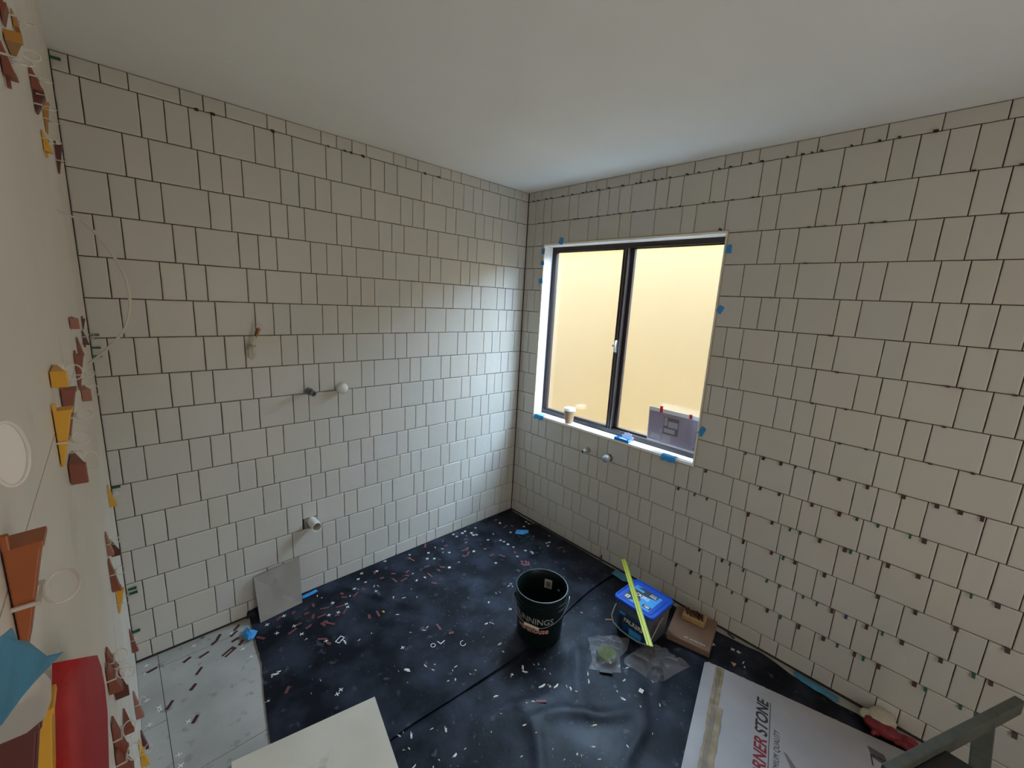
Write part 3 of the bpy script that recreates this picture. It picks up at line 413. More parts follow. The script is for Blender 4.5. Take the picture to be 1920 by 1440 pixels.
y0, y1, z0, z1 = WY0+0.004, WY1-0.010, WZ0+0.004, WZ1-0.012
mb = MB()
mb.box((XF, y0, z0), (XF+0.055, y1, z0+0.030)); mb.box((XF, y0, z1-0.030), (XF+0.055, y1, z1))
mb.box((XF, y0, z0+0.030), (XF+0.055, y0+0.014, z1-0.030)); mb.box((XF, y1-0.014, z0+0.030), (XF+0.055, y1, z1-0.030))
mb.box((XF+0.026, y0+0.014, z0+0.030), (XF+0.029, y1-0.014, z0+0.036)); mb.box((XF+0.026, y0+0.014, z1-0.036), (XF+0.029, y1-0.014, z1-0.030))
W(mb).build('frame', m_alu, win, bevel=0.0012)
def sash(ya, yb, x0, left):
    mb = MB(); st = 0.020 if left else 0.034
    mb.box((x0, yb-0.020, z0+0.008), (x0+0.022, yb, z1-0.008)) if left else mb.box((x0, yb-0.034, z0+0.008), (x0+0.022, yb, z1-0.008))
    mb.box((x0, ya, z0+0.008), (x0+0.022, ya+(0.042 if left else 0.020), z1-0.008))
    mb.box((x0, ya, z0+0.008), (x0+0.022, yb, z0+0.042)); mb.box((x0, ya, z1-0.030), (x0+0.022, yb, z1-0.008))
    s = W(mb).build('sash', m_alu, win, bevel=0.0015)
    p = W(MB().box((x0+0.009, ya+0.012, z0+0.030), (x0+0.013, yb-0.012, z1-0.020))).build('pane', m_pane, s)
    return s
sl = sash(-0.790, y1-0.0141, XF+0.003, True)
sr = sash(y0+0.0141, -0.780, XF+0.0275, False)
W(MB().box((XF+0.0005, -0.788, z0+0.01), (XF+0.003, -0.784, z1-0.01)).box((XF+0.0005, -0.768, z0+0.01), (XF+0.003, -0.766, z1-0.01))).build('sliding_bead', m_alul, sl)
hl = MB(); hl.tube([(XF-0.001, -0.768, 1.452), (XF-0.016, -0.770, 1.445), (XF-0.020, -0.771, 1.415), (XF-0.016, -0.770, 1.385), (XF-0.001, -0.768, 1.378)], 0.006, 8)
hl.box((XF-0.003, -0.776, 1.375), (XF+0.003, -0.761, 1.455)); hl.lathe([(0.007, -0.001), (0.007, 0.012)], 14, Matrix.Translation((XF, -0.752, 1.418)) @ Matrix.Rotation(-math.pi/2, 4, 'Y'))
W(hl).build('latch', m_chrome, sl, smooth=True)

# ---------------- blue film and tapes at the window ----------------
def tape(loc, w, h, rot, label, mat=m_bluetape, cat='tape', kind='wall', name='tape_piece', notch=True):
    # a torn rectangle of tape; kind gives the surface it is stuck to
    pts = [(-w/2, -h/2), (w/2, -h/2*random.uniform(.75, 1)), (w/2*random.uniform(.85, 1), h/2)]
    if notch: pts += [(w*0.12, h*0.42), (0, h*0.52)]
    pts += [(-w/2*random.uniform(.8, 1), h/2*random.uniform(.7, 1))]
    c, s_ = math.cos(rot), math.sin(rot); P = [(a*c-b*s_, a*s_+b*c) for a, b in pts]
    mb = MB()
    if kind == 'wall': mb.poly_slab([(0, p[0], p[1]) for p in P], (-1, 0, 0), 0.0007)
    elif kind == 'wallA': mb.poly_slab([(p[0], 0, p[1]) for p in P], (0, -1, 0), 0.0007)
    else: mb.poly_slab([(p[0], p[1], 0) for p in P], (0, 0, 1), 0.0008)
    o = mb.build(name, mat); o.location = loc; return tag(o, label, cat)
X = -0.0042
tape((X, -0.327, 2.066), 0.036, 0.045, 0.25, 'blue tape piece on the top edge of the window opening')
tape((X, -0.172, 2.006), 0.030, 0.040, 0.1, 'blue tape piece on the window left edge, topmost of three')
tape((X, -0.172, 1.928), 0.032, 0.030, -0.1, 'blue tape piece on the window left edge, middle of three')
tape((X, -0.166, 1.808), 0.036, 0.036, -0.25, 'blue tape piece on the window left edge, lowest of three')
tape((X+.002, -1.394, 1.967), 0.030, 0.040, 0.0, 'blue tape piece by the upper right corner of the window')
tape((X+.002, -1.396, 1.678), 0.030, 0.040, 0.5, 'blue tape piece halfway down the window right edge')
tape((X+.002, -1.396, 1.041), 0.030, 0.055, 0.45, 'blue tape piece beside the printed sheet, right of the window')
tape((X, -1.342, 2.062), 0.018, 0.010, 0.3, 'tiny dark blue tape scrap over the window upper right corner', m_packu, notch=False)
def folded(loc, L_, label):
    mb = MB(); rows = []
    for i in range(7):
        y = -L_/2+L_*i/6; wv = 0.003*math.sin(i*2.1)
        rows.append([(-0.0065-0.004*abs(math.sin(i*1.7)), y, -0.024+wv), (-0.0055, y, -0.004+wv), (-0.001, y+wv, 0.0065), (0.012, y+wv*1.4, 0.0062), (0.030+wv, y+wv, 0.0055)])
    mb.sheet(rows, 0.0006); o = mb.build('tape_piece', m_bluetape); o.location = loc; return tag(o, label, 'tape')
folded((0.0, -0.235, WZ0), 0.085, 'crumpled blue tape folded over the sill left corner')
folded((0.0, -1.235, WZ0), 0.085, 'crumpled blue tape folded over the sill under the printed sheet')

# ---------------- things on the sill ----------------
SZ = WZ0+0.0045
cup = thing('coffee_cup', 'kraft paper takeaway coffee cup with white lid on the window sill', 'cup', (0.036, -0.482, SZ))
MB().lathe([(0.0255, 0.0), (0.0265, 0.002), (0.038, 0.092)], 36).build('cup_body', m_cup, cup, smooth=True)
MB().lathe([(0.0405, 0.090), (0.0415, 0.0925), (0.0405, 0.095), (0.039, 0.097), (0.0375, 0.105), (0.0365, 0.108), (0.034, 0.1085), (0.033, 0.1055), (0.0, 0.1055)], 36, cap1=False).build('lid', m_white, cup, smooth=True)
t = thing('folded_card', 'grey-blue folded card lying flat on the sill right of the cup', 'card', (0.052, -0.625, SZ), 0.15)
MB().poly_slab([(-0.018, -0.045, 0), (0.016, -0.048, 0), (0.020, 0.040, 0), (-0.012, 0.048, 0)], (0, 0, 1), 0.002).build('card', m_capgrey, t)
t = thing('putty_tray', 'small blue tray holding white putty in the middle of the sill', 'tray', (0.016, -0.925, SZ), 0.02)
mb = MB(); mb.box((-0.018, -0.05, 0), (0.018, 0.05, 0.004))
for a, b in [((-0.018, -0.05, 0.004), (-0.014, 0.05, 0.018)), ((0.014, -0.05, 0.004), (0.018, 0.05, 0.018)), ((-0.014, -0.05, 0.004), (0.014, -0.045, 0.018)), ((-0.014, 0.045, 0.004), (0.014, 0.05, 0.018))]: mb.box(a, b)
mb.build('tray', new_mat('bright_blue_plastic', (0.01, 0.22, 0.75), 0.35), t, bevel=0.001)
MB().lathe([(0.0135, 0.0042), (0.0135, 0.009), (0.010, 0.0125), (0.0, 0.014)], 20, Matrix.Diagonal((1, 2.6, 1, 1)), cap1=False).build('putty', m_spacer, t, smooth=True)
t = thing('scalloped_card', 'white scalloped card standing behind the blue tray on the sill', 'card', (0.048, -0.94, SZ))
pl = []
for i in range(48):
    a = math.pi*i/47; r = 0.044+0.004*math.cos(a*12); pl.append((0, -r*math.cos(a)*0.98, 0.003+max(0, r*math.sin(a)*1.05)))
MB().poly_slab(pl, (1, 0, 0.0), 0.0012).build('card', m_lab, t)
# printed sheet leaning on the glass
ps = thing('printed_sheet', 'printed plan sheet leaning on the right pane, red tape on top', 'paper', (0.066, -1.206, SZ), (0, math.radians(-3), 0))
ps.location = (0.0595, -1.206, 0.895)
MB().box((0.0, -0.148, 0.0), (0.0012, 0.146, 0.205)).build('sheet', m_wpaper, ps)
MB().box((-0.0004, -0.146, 0.004), (0, 0.142, 0.182)).build('print_area', m_paper, ps)
mb = MB(); mb.box((-0.0007, -0.040, 0.060), (-0.0004, 0.050, 0.162)); mb.build('photo_print', m_grink, ps)
mb = MB(); mb.box((-0.0009, -0.034, 0.105), (-0.0007, 0.022, 0.140)); mb.box((-0.0009, -0.02, 0.070), (-0.0007, 0.044, 0.095)); mb.box((-0.0009, 0.028, 0.11), (-0.0007, 0.046, 0.158))
mb.box((-0.0007, 0.058, 0.066), (-0.0004, 0.072, 0.084)); mb.box((-0.0007, 0.062, 0.02), (-0.0004, 0.122, 0.05)); mb.box((-0.0007, 0.0, 0.012), (-0.0004, 0.05, 0.054)); mb.build('light_prints', m_lgink, ps)
mb = MB()
for i in range(14):
    z = 0.165-i*0.0082; mb.box((-0.0006, -0.132, z), (-0.0004, -0.132+random.uniform(.05, .078), z+0.0018))
mb.build('text_block', m_lgink, ps); mb = MB()
for i in range(4): mb.box((-0.0006, 0.07, 0.13+i*0.009), (-0.0004, 0.132-random.uniform(0, .03), 0.1315+i*0.009))
mb.build('text_block', m_lgink, ps)
MB().lathe([(0.0035, 0), (0.0035, 0.0012)], 14, Matrix.Translation((-0.0004, -0.136, 0.018)) @ Matrix.Rotation(-math.pi/2, 4, 'Y')).build('round_mark', m_ink, ps)
MB().box((-0.0010, 0.062, 0.180), (-0.0002, 0.080, 0.220)).build('red_tape', m_redt, ps).rotation_euler = (0.0, 0, 0)
MB().box((-0.0010, -0.110, 0.184), (-0.0002, -0.094, 0.210)).build('red_tape', m_redt, ps)

# ---------------- pipes, caps and wires in the walls ----------------
def axis(p, d):
    q = Vector(d).to_track_quat('Z', 'Y').to_matrix().to_4x4(); return Matrix.Translation(p) @ q
t = thing('pipe_stub', 'black threaded pipe stub sticking out of the left wall', 'pipe', (-1.517, 0, 1.158))
A4 = axis((0, 0.004, 0), (0, -1, 0))
MB().lathe([(0.010, 0.0), (0.010, 0.070)], 20, A4).build('pipe', m_greyp, t, smooth=True)
MB().lathe([(0.017, 0.014), (0.018, 0.016), (0.018, 0.040), (0.016, 0.043)], 8, A4).build('nut', m_greyp, t)
mb = MB().lathe([(0.0075, 0.070), (0.0145, 0.070), (0.0145, 0.088), (0.0085, 0.088), (0.0085, 0.074)], 20, A4, cap0=False, cap1=True); mb.build('threaded_end', m_greyp, t, smooth=False)
t = thing('capped_pipe', 'rounded white plastic cap right of the black pipe stub', 'capped pipe', (-1.352, 0, 1.157))
MB().lathe([(0.0, 0.062), (0.012, 0.060), (0.022, 0.053), (0.028, 0.042), (0.030, 0.030), (0.028, 0.020), (0.024, 0.014), (0.013, 0.012), (0.011, 0.0)], 28, axis((0, 0.0, 0), (0, -1, 0)), cap0=False).build('cap', m_pvc, t, smooth=True)
t = thing('waste_pipe', 'white plastic waste pipe sticking out of the left wall near the floor', 'pipe', (-1.524, 0, 0.428))
MB().lathe([(0.0215, 0.0), (0.0215, 0.078), (0.0250, 0.078), (0.0250, -0.004), (0.0215, -0.004)], 32, axis((0, 0, 0), (0, -1, 0)), cap0=False, cap1=False).build('pipe', m_pvc, t, smooth=False)
MB().lathe([(0.0212, 0.0), (0.0212, 0.002)], 24, axis((0, 0.0, 0), (0, -1, 0))).build('pipe_shade_disc', m_dark, t)  # black disc painted in as the shade down the pipe
struct(MB().box((-1.562, 0.0012, 0.394), (-1.490, 0.0064, 0.451)).build('trim_6', m_sub), 'grey unfinished patch behind the waste pipe')
t = thing('tap_stub', 'short brass tap outlet under the window', 'pipe', (0, -0.688, 0.722))
Bx = axis((0.006, 0, 0), (-1, 0, 0))
MB().lathe([(0.018, 0), (0.021, 0.004), (0.021, 0.009), (0.012, 0.010)], 24, Bx).build('collar', m_brasspipe, t, smooth=False)
MB().lathe([(0.011, 0.008), (0.011, 0.030), (0.016, 0.031), (0.016, 0.044), (0.012, 0.046), (0.012, 0.066), (0.009, 0.066), (0.009, 0.055)], 20, Bx, cap0=False).build('outlet', m_chrome, t, smooth=False)
MB().lathe([(0.0088, 0.053), (0.0088, 0.056)], 16, Bx).build('hole_shade_disc', m_dark, t)  # solid black disc standing in for the shaded tap opening
t = thing('capped_outlet', 'tap outlet with rounded grey-blue cap under the window', 'capped pipe', (0, -0.855, 0.722))
MB().lathe([(0.022, 0), (0.025, 0.003), (0.025, 0.008), (0.015, 0.009), (0.015, 0.03)], 24, Bx).build('collar', m_brasspipe, t, smooth=False)
MB().lathe([(0.016, 0.018), (0.021, 0.024), (0.024, 0.030), (0.024, 0.044), (0.021, 0.056), (0.012, 0.063), (0.0, 0.065)], 24, Bx, cap1=False).build('cap', m_capgrey, t, smooth=True)
t = thing('wire_bundle', 'looped cable with stripped coloured wires hanging from the left wall', 'cable', (-1.765, 0, 1.395))
def V(*a): return [tuple(p) for p in a]
mb = MB(); mb.tube([(0.0, 0.003, -0.005), (-0.002, -0.03, 0.0), (-0.006, -0.045, -0.015), (-0.010, -0.050, -0.040), (-0.002, -0.052, -0.053), (0.009, -0.050, -0.040), (0.008, -0.048, -0.015), (0.010, -0.048, 0.02), (0.018, -0.05, 0.050)], 0.0062, 10)
mb.build('cable', m_cable, t, smooth=True)
mb = MB(); mb.tube([(-0.001, 0.003, 0.004), (0.0, -0.035, 0.008), (0.0, -0.046, 0.0), (-0.004, -0.048, -0.03), (0.002, -0.050, -0.040), (0.005, -0.05, -0.02), (0.006, -0.052, 0.02), (0.014, -0.052, 0.052)], 0.0052, 10)
mb.build('cable', m_cable, t, smooth=True)
MB().tube([(0.0045+0.0135*math.cos(a*.5236), -0.049+0.010*math.sin(a*.5236), 0.006) for a in range(12)], 0.0026, 6, True).build('tie', m_wyel, t, smooth=True)
for i, (m, dx, e) in enumerate([(m_wred, 0.0, 0.106), (m_wgrn, -0.003, 0.098), (m_wred, 0.004, 0.10), (m_wbrn, 0.008, 0.094), (m_wyel, 0.006, 0.09)]):
    MB().tube([(0.012+dx*.4, -0.052, 0.035), (0.020+dx, -0.054+0.003*math.sin(i), 0.060), (0.028+dx*1.3, -0.054, e-0.01)], 0.0024, 6).build('wire', m, t, smooth=True)
for dx, dz in ((0.0, 0.0), (0.009, -0.003), (-0.005, -0.006)):
    MB().tube([(0.029+dx, -0.054, 0.094+dz), (0.033+dx, -0.055, 0.110+dz)], 0.0034, 8).build('clear_connector', m_clip, t, smooth=True)
# loose white cable on the near wall
CB = [(-2.283,-.805,1.812),(-2.268,-.775,1.808),(-2.25,-.759,1.802),(-2.228,-.78,1.776),(-2.21,-.814,1.743),(-2.195,-.838,1.708),(-2.185,-.857,1.674),(-2.182,-.868,1.640),(-2.184,-.878,1.606),(-2.190,-.878,1.578),(-2.2,-.877,1.55),(-2.216,-.868,1.526),(-2.234,-.858,1.504),(-2.250,-.847,1.487),(-2.266,-.836,1.471)]
mb = MB(); mb.tube(CB, [0.0022]*3+[0.0032]*12, 8)
tag(mb.build('loose_cable', m_cable, smooth=True), 'white flat cable arching out of the near wall over the wedges', 'cable')

# ---------------- packers in the tile joints ----------------
MP = {'b': (m_packb, 'maroon', (0.012, 0.016)), 'g': (m_packg, 'green', (0.008, 0.013)), 'u': (m_packu, 'navy blue', (0.010, 0.014)), 'k': (m_packk, 'blackish', (0.013, 0.012))}
ORD = ['', 'first', 'second', 'third', 'fourth', 'fifth', 'sixth', 'seventh', 'eighth', 'ninth', 'tenth', 'eleventh', 'twelfth', 'thirteenth', 'fourteenth', 'fifteenth', 'sixteenth']
def ordn(n):
    if n <= 16: return ORD[n]
    s = {17: 'seventeenth', 18: 'eighteenth', 19: 'nineteenth', 20: 'twentieth'}.get(n)
    return s or ('twenty-'+ORD[n-20] if n < 30 else 'thirty-'+ORD[n-30] if n > 30 else 'thirtieth')
def packer(wall, k, s, c, rank):
    m, cn, (w, h) = MP[c]; w *= random.uniform(.85, 1.2); flat = k <= 9 and wall == 'B'
    out = random.uniform(.010, .016); dz = random.uniform(.55, .85)
    if not flat: # a tab bent down out of the joint
        pr = [(0.006, 0.0), (-out*.35, 0.0006), (-out, -h*dz), (-out-0.002, -h*dz-0.001), (-out*.55, 0.0030), (0.006, 0.0016)]
    else:
        pr = [(0.006, -0.0008), (-out, -0.0010-random.uniform(0, .002)), (-out, 0.0012), (0.006, 0.0010)]
        if k == 1: pr = [(a, b+0.002*(a < 0)) for a, b in pr]
    mb = MB(); n = len(pr)
    vs = [(a, -w/2, b) for a, b in pr]+[(a, w/2, b) for a, b in pr]
    mb.add(vs, [tuple(range(n-1, -1, -1)), tuple(range(n, 2*n))]+[(i, (i+1) % n, n+(i+1) % n, n+i) for i in range(n)])
    o = mb.build('tile_packer', m)
    if wall == 'B': o.location = (0, -s, LZ(k)); o.rotation_euler = (0, 0, 0); wl = 'window wall'
    else: o.location = (-s, 0, LZ(k)); o.rotation_euler = (0, 0, math.pi/2); wl = 'left wall'
    tag(o, f'{cn} packer in the {wl}, {ordn(k)} joint from ceiling, {ordn(rank)} from {"left" if wall == "B" else "right"}', 'packer', 'plastic packers in the %s joints' % wl)
cnt = {}
for k, s, c in PACK_B: cnt[k] = cnt.get(k, 0)+1; packer('B', k, s, c, cnt[k])
cnt = {}
for k, s, c in PACK_A: cnt[k] = cnt.get(k, 0)+1; packer('A', k, s, c, cnt[k])
HGT = sorted(GREEN_A, key=lambda q: -q[1])
for i, (x, z) in enumerate(HGT, 1):
    x = max(x, XC+0.014)
    mb = MB(); mb.prism([(-0.013, -0.002), (0.014, -0.0035), (0.014, 0.0035), (-0.013, 0.002)], -0.003, 0.010, Matrix.Rotation(math.pi/2, 4, 'X'))
    o = mb.build('green_wedge', m_packg); o.location = (x, -0.0035, z); o.rotation_euler = (0, 0, 0.1*((i % 3)-1))
    tag(o, 'small green wedge in the corner of near and left walls, %s from ceiling' % ordn(i), 'wedge', 'green wedges in the left corner')
# ---------------- levelling wedges and clips on the near wall ----------------
MW = {'o': (m_orange, 'orange-brown'), 'y': (m_yellow, 'yellow'), 't': (m_tan, 'amber'), 'r': (m_red, 'brick red'), 'p': (m_pink, 'dusty red'), 'm': (m_mar, 'dark red'), 'b': (m_tan, 'brownish')}
# which joint each wedge sits on, for its label
def zone(y, z):
    j = min([(abs(z-0.289), 'lowest joint'), (abs(z-0.889), 'second lowest joint'), (abs(z-1.489), 'joint at camera height'), (abs(z-2.089), 'topmost joint')])[1]
    return j
wz = {}
for i, (y, za, zb, T, o, c, lp) in enumerate(WEDGES): wz.setdefault((zone(y, za), c, o), []).append((-y, i))
rank = {}
for k_, v in wz.items():
    for r_, (yy, i) in enumerate(sorted(v), 1): rank[i] = (r_, len(v))
for i, (y, za, zb, T, o, c, lp) in enumerate(WEDGES):
    m, cn = MW[c]; r_, n_ = rank[i]
    how = {'d': 'pointing down', 'u': 'pointing up', 'h': 'end-on'}[o]
    lab = f'{cn} wedge {how} on near wall, {zone(y, za)}' + ('' if n_ == 1 else f', {ordn(r_)} from corner')
    z = (za+zb)/2 if o != 'h' else za
    t = thing('levelling_wedge', lab, 'wedge', (XC, y, z), 0, 'levelling wedges and clips on the near wall')
    w = 0.0105 if o != 'h' else max(0.006, zb); h = abs(za-zb)/2 if o != 'h' else 0.032
    R = {'d': Matrix.Identity(4), 'u': Matrix.Rotation(math.pi, 4, 'X'), 'h': Matrix.Translation((0, h, 0)) @ Matrix.Rotation(math.pi/2, 4, 'X')}[o]
    k2 = T/0.0155
    prof = [(0.0010, h), (T+0.0016*k2, h+0.001), (T+0.0016*k2, h-0.003), (T, h-0.004), (0.0012+0.0025*k2, -h), (0.0010, -h)]
    n = len(prof); vs = [(a, -w, b) for a, b in prof]+[(a, w, b) for a, b in prof]; vs = [R @ Vector(v) for v in vs]
    MB().add(vs, [tuple(range(n)), tuple(range(2*n-1, n-1, -1))]+[(k, n+k, n+(k+1) % n, (k+1) % n) for k in range(n)]).build('wedge', m, t, bevel=0.001, seg=3)
    if o != 'h': MB().box((0.0010, -w*1.12, h-0.001), (0.0045, -w*0.7, h+0.009)).build('thumb_plate', m, t, bevel=0.0008).matrix_local = R
    if lp:
        zc = -h*0.12; mb = MB(); e = 0.0011; x1 = T*0.60+0.0028
        if o == 'h': zc = -h*0.55
        mb.box((0.0002, -w-0.0025, zc-e), (x1, -w-0.0008, zc+e)); mb.box((0.0002, w+0.0008, zc-e), (x1, w+0.0025, zc+e)); mb.box((x1-0.002, -w-0.0025, zc-e), (x1, w+0.0025, zc+e))
        mb.v = [tuple(R @ Vector(v)) for v in mb.v]; mb.build('clip_strap', m_clip, t)
        ring = [R @ Vector((x1+0.008-0.008*math.cos(a), (w)*math.sin(a), zc+0.0055*math.sin(a)*(1 if o != 'h' else 0))) for a in [2*math.pi*k/22 for k in range(22)]]
        MB().tube(ring, 0.0009, 6, True).build('clip_loop', m_clip, t, smooth=True)
t = thing('levelling_clip', 'translucent clip loop on the near wall at the left frame edge', 'clip', (XC, -1.862, 1.566))
MB().tube([(0.0075+0.0075*math.cos(a), 0.003*math.cos(a), 0.020*math.sin(a)) for a in [2*math.pi*k/28 for k in range(28)]], 0.0012, 8, True).build('clip_loop', m_clip, t, smooth=True)
MB().poly_slab([(0.0075+0.0072*math.cos(a), 0.003*math.cos(a), 0.0192*math.sin(a)) for a in [2*math.pi*k/28 for k in range(28)]], (0, 1, 0), 0.0006).build('clip_web', m_clip, t)
mb = MB(); mb.poly_slab(CLIP_PLATE, (-1, 0, 0), 0.0012)
tag(mb.build('levelling_clip', m_clip), 'translucent clip plate under the blue tape on the near wall', 'clip')
# blue tape scrap and red tape strip
mb = MB(); mb.poly_slab(TAPE_BLUE_C, (0.9, -0.3, 0.1), 0.0004)
tag(mb.build('tape_piece', m_tealtape), 'torn blue tape stuck over a clip on the near wall, lower left', 'tape')
mb = MB(); mb.sheet(TAPE_RED_C, 0.0004)
tg = tag(mb.build('tape_strip', m_redtape, smooth=True), 'wide red tape strip hanging over wedges on the near wall', 'tape')

# ---------------- black film on the floor ----------------
def film(name, pts_fn, nx, ny, label, hf):
    rows = []
    for j in range(ny+1):
        row = []
        for i in range(nx+1):
            x, y = pts_fn(i/nx, j/ny); row.append((x, y, 0.0016+hf(x, y, i/nx, j/ny)))
        rows.append(row)
    mb = MB(); mb.sheet(rows, 0.0006, (0, 0, 1)); return tag(mb.build(name, m_film, smooth=True), label, 'plastic film')
def lerp(a, b, t): return a+(b-a)*t
def pw(P, t): # piecewise by y
    for (x0, y0), (x1, y1) in zip(P, P[1:]):
        if (y0 >= t >= y1): return lerp(x0, x1, (t-y0)/(y1-y0) if y1 != y0 else 0)
    return P[0][0] if t > P[0][1] else P[-1][0]
EDGE_R = [(min(x, -0.006), y) for x, y in SHEET_EDGE]+[(-0.05, -2.6), (-0.04, -3.2)]
EDGE_L = [(-1.848, 0.0), (-1.852, -0.06), (-1.868, -0.28), (-1.874, -0.36), (-1.905, -0.52), (-1.935, -0.72), (-1.955, -0.9), (-1.98, -1.1)]
def wr(x, y, a, f, sd): return a*noise.noise(Vector((x*f, y*f*1.3, sd)))
def hN(x, y, u, v):
    h = 0.0016+max(0, wr(x, y, 0.005, 3.2, 3.3))+max(0, wr(x, y, 0.002, 11, 8))
    e = min(u, 1-u)
    if v > 0.94: h += 0.010*(v-0.94)/0.06*(0.6+0.5*noise.noise(Vector((x*4, 0, 2)))) # lifted overlapping edge
    if y > -0.035: h += max(0, (y+0.035))*0.25+0.002
    # sharp crease folds
    d = abs((x+1.25)*0.86+(y+0.33)*0.5); h += 0.005*math.exp(-(d/0.012)**2)*(1 if x < -1.0 and y > -.45 else 0)
    return h
def fN(u, v):
    y = lerp(-0.006, -1.045+0.022*math.sin(u*9)+0.03*(u-0.5), v); xl, xr = pw(EDGE_L, y)+0.004*noise.noise(Vector((y*30, 1, 1))), pw(EDGE_R, y); return lerp(xl, xr, u), y
CREASES = [(-0.95, -1.45, 2.55, 0.22, 0.030, 0.010), (-0.62, -1.62, 0.75, 0.16, 0.026, 0.012), (-1.05, -1.78, 2.2, 0.26, 0.034, 0.012), (-0.80, -1.30, 0.9, 0.20, 0.028, 0.008), (-1.22, -1.45, 1.1, 0.20, 0.030, 0.010),
           (-1.30, -1.75, 1.5, 0.25, 0.035, 0.014), (-0.90, -1.66, 0.35, 0.18, 0.022, 0.009), (-1.12, -1.25, 2.9, 0.18, 0.026, 0.007), (-0.72, -1.80, 1.9, 0.16, 0.028, 0.010)]
def hS(x, y, u, v):
    h = max(0, wr(x, y, 0.012, 2.6, 5.1))+max(0, wr(x+y*.6, y, 0.006, 6, 9.4))
    for cx, cy, an, ln, wd_, am in CREASES:
        dx, dy = x-cx, y-cy; a = dx*math.cos(an)+dy*math.sin(an); b_ = -dx*math.sin(an)+dy*math.cos(an)+0.02*math.sin(a*14)
        h += am*math.exp(-(b_/wd_)**2)*math.exp(-(a/ln)**2)
    g = 1.0 if y < -1.15 else max(0, (-1.05-y)/0.10)
    for (cx, cy, cr) in FLAT: # heavy things press the film flat
        d = math.hypot(x-cx, y-cy); g *= max(0.0, min(1.0, (d-cr)/0.10))
    if x > -0.30: g *= max(0, -x/0.30)
    if x < -1.45 and y > -1.5: g *= 0.15
    return h*g
FLAT = [(-0.764, -1.021, 0.13), (-0.36, -1.36, 0.17), (-0.13, -1.55, 0.18), (-0.55, -2.0, 0.36), (-0.45, -2.5, 0.5), (-1.8, -1.1, .4)]
def fS(u, v):
    y = lerp(-0.985, -3.25, v); xl, xr = pw(EDGE_L+[(-1.99, -3.3)], y), pw(EDGE_R, y); return lerp(xl, xr, u), y
film('floor_film', fS, 150, 170, 'rumpled black plastic film covering the near part of the floor', hS)
film('floor_film', fN, 130, 90, 'dusty black plastic film in the room corner, overlapping the nearer film', lambda x, y, u, v: hN(x, y, u, v)+0.0022)
# turned-up corner of the film behind the leaning tile
mb = MB(); mb.sheet([[(-1.862, -0.012, 0.006), (-1.80, -0.014, 0.006), (-1.70, -0.012, 0.006)], [(-1.858, -0.006, 0.020), (-1.80, -0.006, 0.028), (-1.70, -0.006, 0.03)], [(-1.854, -0.003, 0.040), (-1.80, -0.003, 0.048), (-1.70, -0.003, 0.045)]], 0.0006)
tag(mb.build('film_flap', m_film), 'turned-up edge of black film behind the leaning tile', 'plastic film')

# ---------------- tiles lying and leaning ----------------
Mx = Matrix.Translation((-1.568, -0.833, 0.0062)) @ Matrix(((-0.983, -0.190, 0, 0), (0.184, -0.982, 0, 0), (0, 0, 1, 0), (0, 0, 0, 1)))
tag(MB().box((0, 0, 0), (0.50, 0.60, 0.009), Mx).build('loose_tile', m_beige, bevel=0.0008), 'large beige stone-look tile lying loose on the black film', 'tile')
bl, br = Vector((-1.816, -0.078, 0.006)), Vector((-1.612, -0.058, 0.006)); tl, tr = Vector((-1.820, -0.014, 0.226)), Vector((-1.605, -0.012, 0.250))
n_ = (br-bl).cross(tl-bl).normalized()*-0.008
mb = MB(); P = [bl, br, tr, tl]; mb.add([tuple(p) for p in P]+[tuple(p-n_*1) for p in P], [(0, 1, 2, 3), (7, 6, 5, 4), (0, 4, 5, 1), (1, 5, 6, 2), (2, 6, 7, 3), (3, 7, 4, 0)])
tag(mb.build('sample_tile', m_lean, bevel=0.0006), 'small square taupe tile leaning against the left wall', 'tile')

# ---------------- bucket ----------------
b = thing('bucket', 'dark green plastic bucket with wire handle standing on the black film', 'bucket', (-0.764, -1.021, 0.0035))
def br_(z): return 0.112+(0.1235-0.112)*min(1, z/0.20)
prof = [(0.0, 0.004), (0.104, 0.004), (0.108, 0.0), (0.112, 0.003), (br_(.10), 0.10), (br_(.19), 0.190), (0.1285, 0.191), (0.1285, 0.196), (0.1245, 0.198), (0.1250, 0.218), (0.1300, 0.219), (0.1300, 0.224), (0.1262, 0.226), (0.1270, 0.256), (0.1310, 0.2575), (0.1325, 0.262), (0.1310, 0.2655), (0.1265, 0.2655), (0.1235, 0.262), (0.1225, 0.20), (0.1095, 0.012), (0.0, 0.010)]
MB().lathe(prof, 72, cap0=False, cap1=False).build('bucket_body', m_bucket, b, smooth=True)
ax = math.atan2(-0.726, 0.690)  # camera-right direction
def cyl(a, r, z): return (r*math.cos(a), r*math.sin(a), z)
cr = math.atan2(-0.685, 0.726); toward = math.atan2(-2.237+1.021, -2.225+0.764)
for sg in (cr, cr+math.pi):
    MB().lathe([(0.010, 0.0), (0.010, 0.010), (0.006, 0.014)], 14, axis(cyl(sg, 0.124, 0.208), (math.cos(sg), math.sin(sg), 0))).build('handle_ear', m_bucket, b)
pts = []
for k in range(41):
    q = math.pi*k/40; a0 = Vector((math.cos(cr), math.sin(cr), 0)); f0 = Vector((math.cos(toward), math.sin(toward), 0))
    u = math.cos(q); v_ = math.sin(q)
    p = a0*u*0.142 + f0*(0.130*v_+0.004) + Vector((0, 0, 0.210-0.082*v_**1.3))
    pts.append(p)
MB().tube(pts, 0.0019, 8).build('wire_handle', m_steel, b, smooth=True)
gp = [pts[20].lerp(pts[27], k/7)+Vector((math.cos(toward), math.sin(toward), 0))*0.006 for k in range(8)]
MB().tube(gp, 0.0068, 10).build('hand_grip', m_cream, b, smooth=True)
